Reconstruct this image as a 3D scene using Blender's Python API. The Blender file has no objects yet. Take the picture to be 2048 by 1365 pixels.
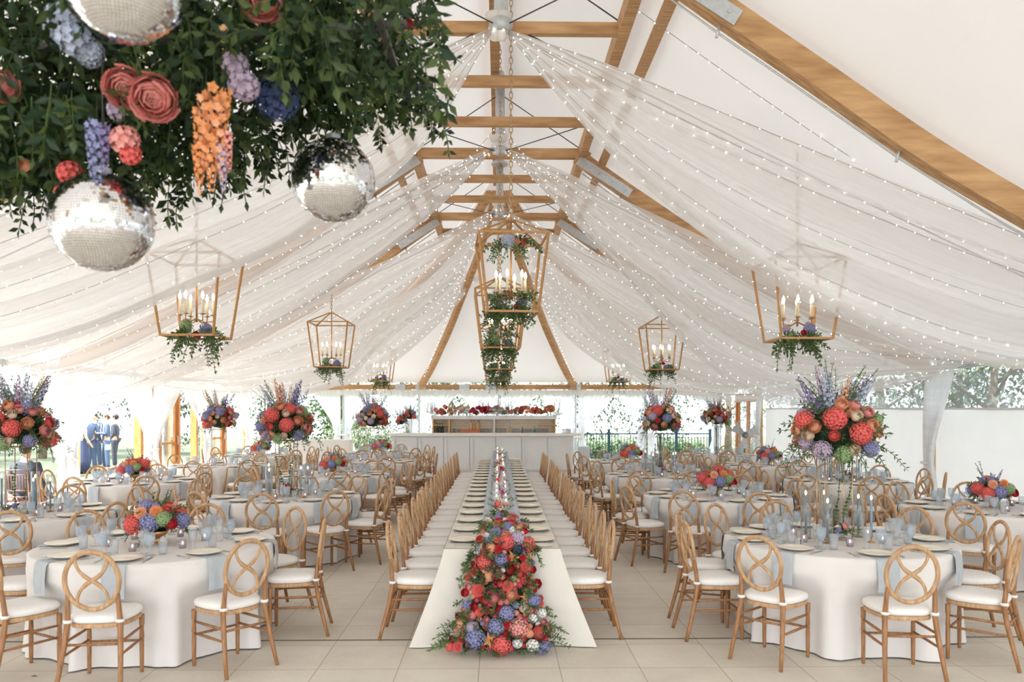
import bpy, math, random
from mathutils import Vector, Matrix, Quaternion
R = math.radians
C = bpy.context.scene.collection
sc = bpy.context.scene
PI = math.pi

# ------------------------------------------------------------------ camera, world, sun, exposure
F = 1600.0; EYE = 1.87; YAW = math.atan(27 / F)
cam_d = bpy.data.cameras.new('camera')
cam_d.sensor_width = 36.0; cam_d.lens = F / 2048 * 36.0
cam_d.shift_y = (818 - 682.5) / 2048
cam_d.clip_start = 0.05; cam_d.clip_end = 300
cam_d.dof.use_dof = True; cam_d.dof.focus_distance = 9.0; cam_d.dof.aperture_fstop = 2.2
cam = bpy.data.objects.new('camera', cam_d); C.objects.link(cam)
cam.location = (0, 0, EYE); cam.rotation_euler = (R(90), 0, -YAW)
sc.camera = cam

w = bpy.data.worlds.new('sky_world'); sc.world = w; w.use_nodes = True
nt = w.node_tree; nt.nodes.clear()
sky = nt.nodes.new('ShaderNodeTexSky'); sky.sky_type = 'HOSEK_WILKIE'
sky.sun_direction = (-0.45, -0.25, 0.86); sky.turbidity = 5; sky.ground_albedo = 0.5
mixw = nt.nodes.new('ShaderNodeMixRGB'); mixw.inputs[0].default_value = 0.72
mixw.inputs[2].default_value = (0.89, 0.945, 1.0, 1)
bg = nt.nodes.new('ShaderNodeBackground'); bg.inputs[1].default_value = 2.6
wo = nt.nodes.new('ShaderNodeOutputWorld')
nt.links.new(sky.outputs[0], mixw.inputs[1]); nt.links.new(mixw.outputs[0], bg.inputs[0]); nt.links.new(bg.outputs[0], wo.inputs[0])

sun_d = bpy.data.lights.new('sun', 'SUN'); sun_d.energy = 7.0; sun_d.angle = R(3.0); sun_d.color = (1.0, 0.985, 0.96)
sun = bpy.data.objects.new('sun', sun_d); C.objects.link(sun)
sun.rotation_euler = Vector((0.45, 0.25, -0.86)).to_track_quat('-Z', 'Y').to_euler()

sc.view_settings.view_transform = 'Standard'; sc.view_settings.look = 'None'
sc.view_settings.gamma = 1; sc.view_settings.use_curve_mapping = False
sc.view_settings.exposure = 1.3
sc.cycles.max_bounces = 8; sc.cycles.diffuse_bounces = 5; sc.cycles.transparent_max_bounces = 14
sc.cycles.transmission_bounces = 4; sc.cycles.glossy_bounces = 3
sc.cycles.sample_clamp_indirect = 6; sc.cycles.caustics_reflective = False; sc.cycles.caustics_refractive = False

# ------------------------------------------------------------------ colour + material helpers
def lin(c):
    c /= 255.0
    return c / 12.92 if c <= 0.04045 else ((c + 0.055) / 1.055) ** 2.4
def rgb(r, g, b): return (lin(r), lin(g), lin(b), 1)
MATS = {}
def mat(name, col, rough=0.6, metal=0.0, var=0.12, scale=18.0, bump=0.0, bscale=None, spec=0.4, stretch=None, trans=0.0, col2=None, emit=0.0, sheen=0.0):
    if name in MATS: return MATS[name]
    m = bpy.data.materials.new(name); m.use_nodes = True; n = m.node_tree.nodes; l = m.node_tree.links
    p = n['Principled BSDF']; out = n['Material Output']
    tc = n.new('ShaderNodeTexCoord'); mp = n.new('ShaderNodeMapping')
    if stretch: mp.inputs['Scale'].default_value = stretch
    l.new(tc.outputs['Object'], mp.inputs[0])
    no = n.new('ShaderNodeTexNoise'); no.inputs['Scale'].default_value = scale; no.inputs['Detail'].default_value = 4
    l.new(mp.outputs[0], no.inputs['Vector'])
    rp = n.new('ShaderNodeValToRGB'); rp.color_ramp.elements[0].position = 0.3; rp.color_ramp.elements[1].position = 0.7
    a = [min(1, x * (1 - var)) for x in col[:3]]; b = list(col2[:3]) if col2 else [min(1, x * (1 + var)) for x in col[:3]]
    rp.color_ramp.elements[0].color = (*a, 1); rp.color_ramp.elements[1].color = (*b, 1)
    l.new(no.outputs[0], rp.inputs[0]); l.new(rp.outputs[0], p.inputs['Base Color'])
    p.inputs['Roughness'].default_value = rough; p.inputs['Metallic'].default_value = metal
    p.inputs['Specular IOR Level'].default_value = spec
    if emit:
        p.inputs['Emission Color'].default_value = col; p.inputs['Emission Strength'].default_value = emit
    if bump:
        bn = n.new('ShaderNodeBump'); bn.inputs['Strength'].default_value = bump; bn.inputs['Distance'].default_value = 0.01
        if bscale:
            n2 = n.new('ShaderNodeTexNoise'); n2.inputs['Scale'].default_value = bscale; l.new(mp.outputs[0], n2.inputs['Vector']); l.new(n2.outputs[0], bn.inputs['Height'])
        else: l.new(no.outputs[0], bn.inputs['Height'])
        l.new(bn.outputs[0], p.inputs['Normal'])
    if trans:
        t = n.new('ShaderNodeBsdfTranslucent'); mx = n.new('ShaderNodeMixShader'); mx.inputs[0].default_value = trans
        l.new(rp.outputs[0], t.inputs[0]); l.new(p.outputs[0], mx.inputs[1]); l.new(t.outputs[0], mx.inputs[2]); l.new(mx.outputs[0], out.inputs[0])
    MATS[name] = m
    return m

def sheer(name, col, lo, hi, su, sv, trans=0.5):
    """thin woven fabric: holes (transparent) + threads (diffuse and translucent), density varies with the pleats"""
    m = bpy.data.materials.new(name); m.use_nodes = True; n = m.node_tree.nodes; l = m.node_tree.links
    n.remove(n['Principled BSDF']); out = n['Material Output']
    uv = n.new('ShaderNodeUVMap'); mp = n.new('ShaderNodeMapping'); mp.inputs['Scale'].default_value = (su, sv, 1)
    no = n.new('ShaderNodeTexNoise'); no.inputs['Scale'].default_value = 1; no.inputs['Detail'].default_value = 2.5; no.inputs['Distortion'].default_value = 0.15
    mr = n.new('ShaderNodeMapRange'); mr.inputs[1].default_value = 0.34; mr.inputs[2].default_value = 0.68; mr.inputs[3].default_value = lo; mr.inputs[4].default_value = hi
    d = n.new('ShaderNodeBsdfDiffuse'); t = n.new('ShaderNodeBsdfTranslucent'); tp = n.new('ShaderNodeBsdfTransparent')
    d.inputs[0].default_value = col; t.inputs[0].default_value = col
    bn = n.new('ShaderNodeBump'); bn.inputs['Strength'].default_value = 0.5; bn.inputs['Distance'].default_value = 0.06
    m1 = n.new('ShaderNodeMixShader'); m1.inputs[0].default_value = trans; m2 = n.new('ShaderNodeMixShader')
    l.new(uv.outputs[0], mp.inputs[0]); l.new(mp.outputs[0], no.inputs['Vector']); l.new(no.outputs[0], mr.inputs[0])
    l.new(no.outputs[0], bn.inputs['Height']); l.new(bn.outputs[0], d.inputs['Normal']); l.new(bn.outputs[0], t.inputs['Normal'])
    l.new(d.outputs[0], m1.inputs[1]); l.new(t.outputs[0], m1.inputs[2])
    l.new(mr.outputs[0], m2.inputs[0]); l.new(tp.outputs[0], m2.inputs[1]); l.new(m1.outputs[0], m2.inputs[2]); l.new(m2.outputs[0], out.inputs[0])
    MATS[name] = m
    return m

def glass(name, tint, refl=0.12, rough=0.05, body=0.06, bodycol=(0.9, 0.95, 1, 1), ribs=0.0):
    """thin-walled glass: light passes tinted, a little is reflected, cut glass scatters a little"""
    m = bpy.data.materials.new(name); m.use_nodes = True; n = m.node_tree.nodes; l = m.node_tree.links
    n.remove(n['Principled BSDF']); out = n['Material Output']
    tp = n.new('ShaderNodeBsdfTransparent'); tp.inputs[0].default_value = tint
    g = n.new('ShaderNodeBsdfGlossy'); g.inputs['Roughness'].default_value = rough
    df = n.new('ShaderNodeBsdfDiffuse'); df.inputs[0].default_value = bodycol
    lw = n.new('ShaderNodeLayerWeight'); lw.inputs[0].default_value = 0.5; fr = n.new('ShaderNodeMath'); fr.operation = 'POWER'; fr.inputs[1].default_value = 3.0; l.new(lw.outputs['Facing'], fr.inputs[0])
    ad = n.new('ShaderNodeMath'); ad.operation = 'ADD'; ad.use_clamp = True; ad.inputs[1].default_value = refl
    m1 = n.new('ShaderNodeMixShader'); m2 = n.new('ShaderNodeMixShader'); m1.inputs[0].default_value = body
    l.new(fr.outputs[0], ad.inputs[0]); l.new(ad.outputs[0], m2.inputs[0])
    l.new(tp.outputs[0], m1.inputs[1]); l.new(df.outputs[0], m1.inputs[2]); l.new(m1.outputs[0], m2.inputs[1]); l.new(g.outputs[0], m2.inputs[2]); l.new(m2.outputs[0], out.inputs[0])
    if ribs:
        tc = n.new('ShaderNodeTexCoord'); vo = n.new('ShaderNodeTexVoronoi'); vo.inputs['Scale'].default_value = ribs
        bn = n.new('ShaderNodeBump'); bn.inputs['Strength'].default_value = 0.8; bn.inputs['Distance'].default_value = 0.01
        l.new(tc.outputs['Object'], vo.inputs['Vector']); l.new(vo.outputs[0], bn.inputs['Height']); l.new(bn.outputs[0], g.inputs['Normal'])
    MATS[name] = m
    return m

def emitter(name, col, s):
    m = bpy.data.materials.new(name); m.use_nodes = True; n = m.node_tree.nodes; l = m.node_tree.links
    n.remove(n['Principled BSDF']); e = n.new('ShaderNodeEmission'); e.inputs[0].default_value = col; e.inputs[1].default_value = s
    l.new(e.outputs[0], n['Material Output'].inputs[0]); m.cycles.emission_sampling = 'NONE'
    MATS[name] = m
    return m

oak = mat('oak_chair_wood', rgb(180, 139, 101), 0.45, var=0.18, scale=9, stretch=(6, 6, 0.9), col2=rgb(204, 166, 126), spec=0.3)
oak_shaded = mat('oak_wood_shaded', rgb(146, 101, 65), 0.45, var=0.18, scale=9, stretch=(6, 6, 0.9), col2=rgb(174, 127, 87), spec=0.3)  # same oak as the backs; shade on legs and stretchers put into the colour
cushion_m = mat('cushion_linen', rgb(234, 230, 226), 0.9, var=0.03, scale=40, bump=0.15, bscale=300)
linen = mat('table_linen', rgb(222, 217, 213), 0.95, var=0.025, scale=6, bump=0.12, bscale=260, trans=0.0)
linen_long = mat('natural_linen', rgb(216, 210, 200), 0.95, var=0.03, scale=6, bump=0.12, bscale=260)
napkin_m = mat('dusty_blue_cotton', rgb(182, 187, 191), 0.95, var=0.05, scale=14, bump=0.2, bscale=200)
plate_m = mat('cream_stoneware', rgb(232, 222, 204), 0.25, var=0.02, scale=10, spec=0.5)
silver = mat('polished_steel', rgb(205, 205, 205), 0.18, 1.0, var=0.05)
gold = mat('brushed_gold', rgb(196, 152, 98), 0.35, 0.85, var=0.08, scale=30)
lantern_gold = mat('lantern_gilt', rgb(184, 138, 90), 0.5, 0.3, var=0.08, scale=30)
candle_m = mat('cream_wax', rgb(236, 222, 188), 0.6, var=0.03)
blue_wax = mat('dusty_blue_wax', rgb(128, 150, 168), 0.6, var=0.05)
glulam = mat('glulam_timber', rgb(182, 136, 92), 0.55, var=0.16, scale=2, stretch=(0.8, 14, 5), col2=rgb(214, 172, 126), spec=0.3, bump=0.1)
steel_white = mat('galvanised_steel', rgb(200, 203, 206), 0.4, 0.5, var=0.08, scale=20)
cable_m = mat('dark_cable', rgb(88, 86, 86), 0.5, 0.3)
chain_m = mat('antique_gold_chain', rgb(190, 160, 120), 0.4, 0.6)
stand_gold = mat('thin_gold_rod', rgb(190, 158, 120), 0.35, 0.7)
bar_white = mat('painted_white_wood', rgb(226, 226, 226), 0.5, var=0.02, scale=8)
bar_top = mat('pale_counter', rgb(232, 228, 220), 0.4, var=0.03, scale=10)
blue_glass = glass('blue_pressed_glass', (0.94, 0.965, 0.985, 1), 0.07, 0.12, 0.2, rgb(206, 218, 230), ribs=90)
clear_glass = glass('clear_cut_glass', (0.97, 0.98, 0.985, 1), 0.07, 0.1, 0.12, rgb(228, 232, 238), ribs=110)
thin_glass = glass('clear_cylinder_glass', (0.97, 0.98, 0.98, 1), 0.05, 0.02, 0.02)
window_glass = glass('window_pane_glass', (0.9, 0.95, 0.97, 1), 0.10, 0.02, 0.03)
votive_glass = glass('lilac_votive_glass', (0.88, 0.84, 0.88, 1), 0.06, 0.2, 0.35, rgb(214, 200, 210))
bulb_m = emitter('warm_bulb_glow', (1.0, 0.86, 0.66, 1), 11)
fairy_m = emitter('fairy_light_glow', (1.0, 0.93, 0.82, 1), 6)
flame_m = emitter('candle_flame_glow', (1.0, 0.78, 0.45, 1), 8)
membrane = mat('tent_membrane', rgb(230, 228, 226), 0.9, var=0.015, scale=0.8, trans=0.065, spec=0.1, bump=0.05)
sheer_m = sheer('sheer_voile', (0.93, 0.92, 0.925, 1), 0.58, 0.87, 0.35, 26, 0.45)
curtain_m = sheer('white_voile_curtain', (0.96, 0.96, 0.97, 1), 0.88, 0.99, 0.6, 22, 0.55)
panel_m = mat('opaque_white_vinyl', rgb(232, 230, 228), 0.6, var=0.02, scale=2, trans=0.3, bump=0.1)
clear_vinyl = glass('clear_vinyl', (0.72, 0.76, 0.78, 1), 0.06, 0.1, 0.45, rgb(176, 186, 190))
orange_wood = mat('oiled_door_wood', rgb(190, 122, 66), 0.5, var=0.15, scale=5, stretch=(8, 8, 1), col2=rgb(214, 150, 90))
pole_wood = mat('pale_pole_wood', rgb(208, 172, 122), 0.6, var=0.12, scale=5, stretch=(8, 8, 1))
rail_green = mat('painted_rail', rgb(20, 50, 58), 0.5)
leaf_a = mat('leaf_green', rgb(62, 88, 48), 0.5, var=0.3, scale=5, trans=0.22, col2=rgb(98, 124, 72), spec=0.3)
leaf_b = mat('leaf_olive', rgb(92, 112, 66), 0.55, var=0.25, scale=5, trans=0.25, col2=rgb(132, 148, 98), spec=0.3)
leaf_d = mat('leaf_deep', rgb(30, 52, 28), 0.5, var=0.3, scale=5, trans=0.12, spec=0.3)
leaf_g = mat('leaf_hanging', rgb(44, 64, 34), 0.45, var=0.35, scale=3, trans=0.25, col2=rgb(88, 106, 56), spec=0.35)
tree_leaf = mat('tree_leaf', rgb(66, 86, 64), 0.6, var=0.25, scale=2, trans=0.25, col2=rgb(112, 130, 104))
shrub_leaf = mat('pale_shrub_leaf', rgb(84, 108, 74), 0.6, var=0.25, scale=2, trans=0.25, col2=rgb(160, 170, 134))
lawn_m = mat('lawn_grass', rgb(80, 88, 68), 0.95, var=0.2, scale=4, bump=0.5)
mirror = mat('mirror_tile', rgb(225, 225, 228), 0.07, 1.0, var=0.04, scale=60)

# ------------------------------------------------------------------ mesh helpers
class MB:
    def __init__(s): s.v = []; s.f = []; s.mi = []; s.uv = None
    def add(s, vs, fs, mi=0):
        b = len(s.v); s.v.extend([tuple(v) for v in vs]); s.f.extend([tuple(i + b for i in f) for f in fs]); s.mi.extend([mi] * len(fs)); return s
    def box(s, c, d, mi=0, M=None):
        x, y, z = (k / 2 for k in d); P = [(-x, -y, -z), (x, -y, -z), (x, y, -z), (-x, y, -z), (-x, -y, z), (x, -y, z), (x, y, z), (-x, y, z)]
        if M is not None: P = [M @ Vector(p) for p in P]
        P = [(p[0] + c[0], p[1] + c[1], p[2] + c[2]) for p in P]
        return s.add(P, [(0, 3, 2, 1), (4, 5, 6, 7), (0, 1, 5, 4), (1, 2, 6, 5), (2, 3, 7, 6), (3, 0, 4, 7)], mi)
    def beam(s, a, b, wd, ht, mi=0, up=(0, 0, 1)):
        a = Vector(a); b = Vector(b); t = (b - a); L = t.length; t.normalize()
        u = Vector(up); sd = t.cross(u)
        if sd.length < 1e-4: sd = t.cross(Vector((0, 1, 0)))
        sd.normalize(); u = sd.cross(t)
        P = []
        for q in (a, b):
            for i, j in ((-1, -1), (1, -1), (1, 1), (-1, 1)): P.append(q + sd * (i * wd / 2) + u * (j * ht / 2))
        return s.add(P, [(0, 3, 2, 1), (4, 5, 6, 7), (0, 1, 5, 4), (1, 2, 6, 5), (2, 3, 7, 6), (3, 0, 4, 7)], mi)
    def tube(s, pts, r, n=8, mi=0, closed=False, flat=1.0, ref=None, caps=True):
        pts = [Vector(p) for p in pts]; m = len(pts)
        rs = r if isinstance(r, (list, tuple)) else [r] * m
        base = len(s.v); prev = Vector(ref) if ref else None; V = []
        for i, p in enumerate(pts):
            if closed: t = pts[(i + 1) % m] - pts[i - 1]
            else: t = pts[min(i + 1, m - 1)] - pts[max(i - 1, 0)]
            if t.length < 1e-9: t = Vector((0, 0, 1))
            t.normalize()
            if ref: a = Vector(ref)
            elif prev is not None: a = prev
            else: a = Vector((0, 0, 1)) if abs(t.z) < 0.9 else Vector((1, 0, 0))
            a = a - t * a.dot(t)
            if a.length < 1e-6: a = t.orthogonal()
            a.normalize(); b = t.cross(a); prev = a
            for k in range(n):
                th = 2 * PI * (k + 0.5) / n
                V.append(p + a * (math.cos(th) * rs[i] * flat) + b * (math.sin(th) * rs[i]))
        Fc = []
        for i in range(m if closed else m - 1):
            j = (i + 1) % m
            for k in range(n):
                k2 = (k + 1) % n; Fc.append((i * n + k, i * n + k2, j * n + k2, j * n + k))
        if caps and not closed: Fc.append(tuple(range(n - 1, -1, -1))); Fc.append(tuple((m - 1) * n + k for k in range(n)))
        return s.add(V, Fc, mi)
    def lathe(s, prof, n=20, c=(0, 0, 0), mi=0):
        V = []; Fc = []; m = len(prof)
        for r, z in prof:
            for k in range(n):
                th = 2 * PI * k / n; V.append((c[0] + r * math.cos(th), c[1] + r * math.sin(th), c[2] + z))
        for i in range(m - 1):
            for k in range(n):
                k2 = (k + 1) % n; Fc.append((i * n + k, i * n + k2, (i + 1) * n + k2, (i + 1) * n + k))
        if prof[0][0] > 1e-4: Fc.append(tuple(range(n - 1, -1, -1)))
        if prof[-1][0] > 1e-4: Fc.append(tuple((m - 1) * n + k for k in range(n)))
        return s.add(V, Fc, mi)
    def ball(s, c, r, n=8, mi=0, sq=(1, 1, 1)):
        V = []; Fc = []; rr = n // 2 + 1
        for i in range(rr + 1):
            ph = PI * i / rr
            for k in range(n):
                th = 2 * PI * k / n; V.append((c[0] + r * sq[0] * math.sin(ph) * math.cos(th), c[1] + r * sq[1] * math.sin(ph) * math.sin(th), c[2] - r * sq[2] * math.cos(ph)))
        for i in range(rr):
            for k in range(n):
                k2 = (k + 1) % n; Fc.append((i * n + k, i * n + k2, (i + 1) * n + k2, (i + 1) * n + k))
        return s.add(V, Fc, mi)
    def grid(s, fn, nu, nv, mi=0, uvs=True):
        V = []; Fc = []
        for i in range(nu + 1):
            for j in range(nv + 1): V.append(fn(i / nu, j / nv))
        for i in range(nu):
            for j in range(nv): a = i * (nv + 1) + j; Fc.append((a, a + nv + 1, a + nv + 2, a + 1))
        if uvs:
            s.uv = s.uv or []; s.uv.extend([(i / nu, j / nv) for i in range(nu + 1) for j in range(nv + 1)])
        return s.add(V, Fc, mi)
    def mesh(s, name, mats, smooth=True):
        me = bpy.data.meshes.new(name); me.from_pydata(s.v, [], s.f)
        for m in (mats if isinstance(mats, (list, tuple)) else [mats]): me.materials.append(m)
        if any(s.mi): me.polygons.foreach_set('material_index', s.mi)
        if smooth is True: me.polygons.foreach_set('use_smooth', [True] * len(s.f))
        elif smooth == 'auto':
            me.polygons.foreach_set('use_smooth', [True] * len(s.f))
            try: me.set_sharp_from_angle(angle=R(38))
            except Exception: pass
        if s.uv:
            ul = me.uv_layers.new(name='UVMap'); li = [0] * len(me.loops); me.loops.foreach_get('vertex_index', li)
            flat = []
            for i in li: flat.extend(s.uv[i])
            ul.data.foreach_set('uv', flat)
        me.update(); return me

def ob(name, me, parent=None, loc=(0, 0, 0), rot=None, scale=None):
    o = bpy.data.objects.new(name, me); C.objects.link(o); o.location = loc
    if rot is not None:
        if isinstance(rot, Quaternion): o.rotation_mode = 'QUATERNION'; o.rotation_quaternion = rot
        else: o.rotation_euler = rot
    if scale is not None: o.scale = (scale,) * 3 if isinstance(scale, (int, float)) else scale
    if parent: o.parent = parent
    return o
def tag(o, label, cat, group=None, kind=None):
    o['label'] = label; o['category'] = cat
    if group: o['group'] = group
    if kind: o['kind'] = kind
    return o
def thing(name, label, cat, loc=(0, 0, 0), rz=0, group=None):
    o = bpy.data.objects.new(name, None); C.objects.link(o); o.location = loc; o.rotation_euler = (0, 0, rz); o.empty_display_size = 0.1
    return tag(o, label, cat, group)
def struct(name, me, label=None, parent=None):
    o = ob(name, me, parent)
    if not parent: o['kind'] = 'structure'
    if label: o['label'] = label
    return o
def dup(root, loc, rz, label, group=None):
    r = root.copy(); C.objects.link(r); r.location = loc; r.rotation_euler = (0, 0, rz); r['label'] = label
    if group: r['group'] = group
    for ch in root.children:
        c = ch.copy(); C.objects.link(c); c.parent = r
        for g in ch.children:
            d = g.copy(); C.objects.link(d); d.parent = c
    return r
def P(px, py, d):
    """world point that lies d metres down the hall for a pixel of the 2048x1365 photograph (used only for measuring)"""
    k = (px - 1024) / F; X = k * math.cos(YAW) + math.sin(YAW); Y = math.cos(YAW) - k * math.sin(YAW); s = d / Y
    return Vector((X * s, d, EYE + (818 - py) / F * s))
def X(px, d): return P(px, 818, d).x
def lerp(a, b, t): return a + (b - a) * t
def interp(pts, x):
    """smooth monotone-ish Catmull interpolation through (x, y) points"""
    n = len(pts)
    if x <= pts[0][0]: return pts[0][1]
    if x >= pts[-1][0]: return pts[-1][1]
    for i in range(n - 1):
        if x <= pts[i + 1][0]: break
    x0, y0 = pts[i]; x1, y1 = pts[i + 1]; h = x1 - x0; t = (x - x0) / h
    def sl(k):
        a = pts[max(k - 1, 0)]; b = pts[min(k + 1, n - 1)]; return (b[1] - a[1]) / (b[0] - a[0])
    m0, m1 = sl(i) * h, sl(i + 1) * h
    return (2 * t ** 3 - 3 * t * t + 1) * y0 + (t ** 3 - 2 * t * t + t) * m0 + (-2 * t ** 3 + 3 * t * t) * y1 + (t ** 3 - t * t) * m1
# ================================================================== THE SETTING
HW = 8.0; EAVE = 2.62; D1 = 21.5; D2 = 27.0; D0 = -7.0
PROF = [(0.0, 8.15), (0.7, 7.3), (1.5, 6.5), (2.0, 6.14), (2.6, 5.73), (3.3, 5.26), (4.3, 4.58), (5.25, 4.02), (6.6, 3.28), (8.0, 2.68)]
def zp(x): return interp(PROF, abs(x))

# floor: large square stone pavers
def floor_material():
    m = bpy.data.materials.new('limestone_pavers'); m.use_nodes = True; n = m.node_tree.nodes; l = m.node_tree.links; p = n['Principled BSDF']
    tc = n.new('ShaderNodeTexCoord'); mp = n.new('ShaderNodeMapping'); mp.inputs['Location'].default_value = (0.14, 0.0, 0)
    br = n.new('ShaderNodeTexBrick'); br.offset = 0.0; br.inputs['Scale'].default_value = 1.0
    br.inputs['Brick Width'].default_value = 0.58; br.inputs['Row Height'].default_value = 0.5755; br.inputs['Mortar Size'].default_value = 0.0035; br.inputs['Mortar Smooth'].default_value = 0.2
    br.inputs['Color1'].default_value = rgb(212, 204, 190); br.inputs['Color2'].default_value = rgb(221, 214, 202); br.inputs['Mortar'].default_value = rgb(168, 154, 134)
    no = n.new('ShaderNodeTexNoise'); no.inputs['Scale'].default_value = 2.4; no.inputs['Detail'].default_value = 8; no.inputs['Roughness'].default_value = 0.65
    rp = n.new('ShaderNodeValToRGB'); rp.color_ramp.elements[0].position = 0.3; rp.color_ramp.elements[0].color = (0.86, 0.84, 0.82, 1); rp.color_ramp.elements[1].position = 0.7; rp.color_ramp.elements[1].color = (1.04, 1.03, 1.02, 1)
    mx = n.new('ShaderNodeMixRGB'); mx.blend_type = 'MULTIPLY'; mx.inputs[0].default_value = 0.8
    l.new(tc.outputs['Object'], mp.inputs[0]); l.new(mp.outputs[0], br.inputs['Vector']); l.new(tc.outputs['Object'], no.inputs['Vector']); l.new(no.outputs[0], rp.inputs[0])
    l.new(br.outputs[0], mx.inputs[1]); l.new(rp.outputs[0], mx.inputs[2]); l.new(mx.outputs[0], p.inputs['Base Color'])
    n2 = n.new('ShaderNodeTexNoise'); n2.inputs['Scale'].default_value = 30; n2.inputs['Detail'].default_value = 6; l.new(tc.outputs['Object'], n2.inputs['Vector'])
    bn = n.new('ShaderNodeBump'); bn.inputs['Strength'].default_value = 0.25; bn.inputs['Distance'].default_value = 0.01; l.new(n2.outputs[0], bn.inputs['Height'])
    l.new(bn.outputs[0], p.inputs['Normal']); p.inputs['Roughness'].default_value = 0.55; p.inputs['Specular IOR Level'].default_value = 0.3
    return m
stone = floor_material()
struct('floor', MB().box((0, 10, -0.1), (17.6, 35, 0.2)).mesh('floor', stone, False))
joint_m = mat('dark_joint', rgb(112, 102, 90), 0.9)
struct('trim_1', MB().box((0, 6.475, 0.0015), (17, 0.022, 0.003)).mesh('floor_joint', joint_m, False))
# outside ground
lb = MB().box((-30, 15, -0.14), (42.4, 80, 0.18)); lb.box((30, 15, -0.14), (42.4, 80, 0.18)); lb.box((0, 45, -0.14), (17.6, 35, 0.18)); lb.box((0,-20,-0.14),(17.6,25,0.18))
tag(ob('lawn', lb.mesh('lawn', lawn_m, False)), 'green lawn around the tent', 'lawn', kind='structure')
tag(ob('outer_path', MB().box((-10.4, 14, -0.04), (1.6, 36, 0.05)).mesh('outer_path', mat('grey_path', rgb(128, 126, 118), 0.9, bump=0.2), False)), 'pale stone path outside the open side', 'path', kind='structure')

# membrane roof
def roof_mesh():
    mb = MB(); fine = [i / 40 * HW for i in range(41)]
    def wav(x, y): return 0.03 * math.sin(y * 2.0 + x) * min(1, x)
    for sgn in (-1, 1):
        ny = 44
        def fn(u, v):
            x = u * (HW + 0.25); yE = D1 + (D2 - D1 + 0.2) * (x / (HW + 0.25)); y = lerp(D0, yE, v)
            k = abs(((y - 0.7) / 4.7) % 1.0 - 0.5) * 2
            return (sgn * x, y, zp(min(x, HW)) + 0.16 - 0.10 * (1 - k * k) * min(1, x / 2) * 0.6 - (0.08 if x > HW else 0))
        mb.grid(fn, 40, ny, uvs=False)
    def fe(u, v):
        x = u * (HW + 0.25); xx = lerp(-x, x, v); y = D1 + (D2 - D1 + 0.2) * (x / (HW + 0.25))
        return (xx, y, zp(min(x, HW)) + 0.16 - (0.08 if x > HW else 0))
    mb.grid(fe, 40, 30, uvs=False)
    return mb.mesh('roof_membrane', membrane)
struct('ceiling', roof_mesh())

# timber frames
def rafter(y, s, w_=0.17, h_=0.27):
    mb = MB(); pts = [(1.5, 6.44)] + [(x, zp(x) - 0.06) for x in (2.0, 2.6, 3.3, 4.3, 5.25, 6.6, 7.6)]
    n = 28; V = []; Fc = []
    xs = [lerp(1.5, 7.75, i / n) for i in range(n + 1)]
    for i, x in enumerate(xs):
        z = zp(x) - 0.02; dz = (zp(x + 0.05) - zp(x - 0.05)) / 0.1; nx, nz = -dz, 1; L = math.hypot(nx, nz); nx /= L; nz /= L
        hh = h_ * (1.0 - 0.25 * abs(i / n - 0.45))
        for yy, k in ((-w_ / 2, 0), (w_ / 2, 0), (w_ / 2, -hh), (-w_ / 2, -hh)): V.append((s * (x + nx * k), y + yy, z + nz * k))
    for i in range(n):
        a = i * 4
        for k in range(4): k2 = (k + 1) % 4; Fc.append((a + k, a + k2, a + 4 + k2, a + 4 + k))
    Fc.append((3, 2, 1, 0)); Fc.append((n * 4, n * 4 + 1, n * 4 + 2, n * 4 + 3)); mb.add(V, Fc)
    # upper rafter to the ridge
    mb.beam((s * 1.42, y, 6.46), (s * 1.6, y, 6.34), 0.14, 0.2)
    return mb
FRAMES = [-1.6, 3.2, 7.9, 14.3, 19.0]
side_n = {-1: 'left', 1: 'right'}
for i, y in enumerate(FRAMES):
    for s in (-1, 1):
        o = ob('curved_rafter', rafter(y, s).mesh('curved_rafter', glulam, False)); o['kind'] = 'structure'
        o['label'] = 'curved glued timber rafter under the white roof'
        pm = MB()
        # steel node plate with bolts, under-cable standoffs
        a = Vector((s * 1.42, y - 0.1, 6.30)); b = Vector((s * 2.35, y - 0.1, zp(2.35) - 0.2))
        pm.beam(a, b, 0.02, 0.16, up=(0, -1, 0)) if False else pm.beam(a, b, 0.012, 0.17)
        for t in (0.15, 0.4, 0.65, 0.9):
            q = a.lerp(b, t); pm.ball((q.x, q.y - 0.01, q.z), 0.018, 6)
        st = ob('steel_plate', pm.mesh('steel_plate', steel_white, False), o)
        cm = MB()
        for x in (2.2, 4.0, 5.6, 7.0):
            z = zp(x) - 0.36; cm.tube([(s * x, y, z + 0.06), (s * (x - 0.04), y, z - 0.09)], 0.016, 6)
        cm.tube([(s * x, y, zp(x) - 0.42) for x in (1.5, 2.2, 3, 4.0, 5, 5.6, 6.3, 7.0, 7.6)], 0.011, 5)
        ob('tension_rod', cm.mesh('tension_rod', steel_white), o)
    bm_ = MB()
    if y > 5:
        tie = MB().beam((-1.5, y, 6.43), (1.5, y, 6.43), 0.12, 0.17)
        t = ob('tie_beam', tie.mesh('tie_beam', glulam, False)); t['kind'] = 'structure'
TIES = [9.6, 11.15, 12.72, 15.87, 17.4, 20.6]
for y in TIES:
    t = ob('tie_beam', MB().beam((-1.5, y, 6.43), (1.5, y, 6.43), 0.10, 0.14).mesh('tie_beam', glulam, False)); t['kind'] = 'structure'
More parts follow.
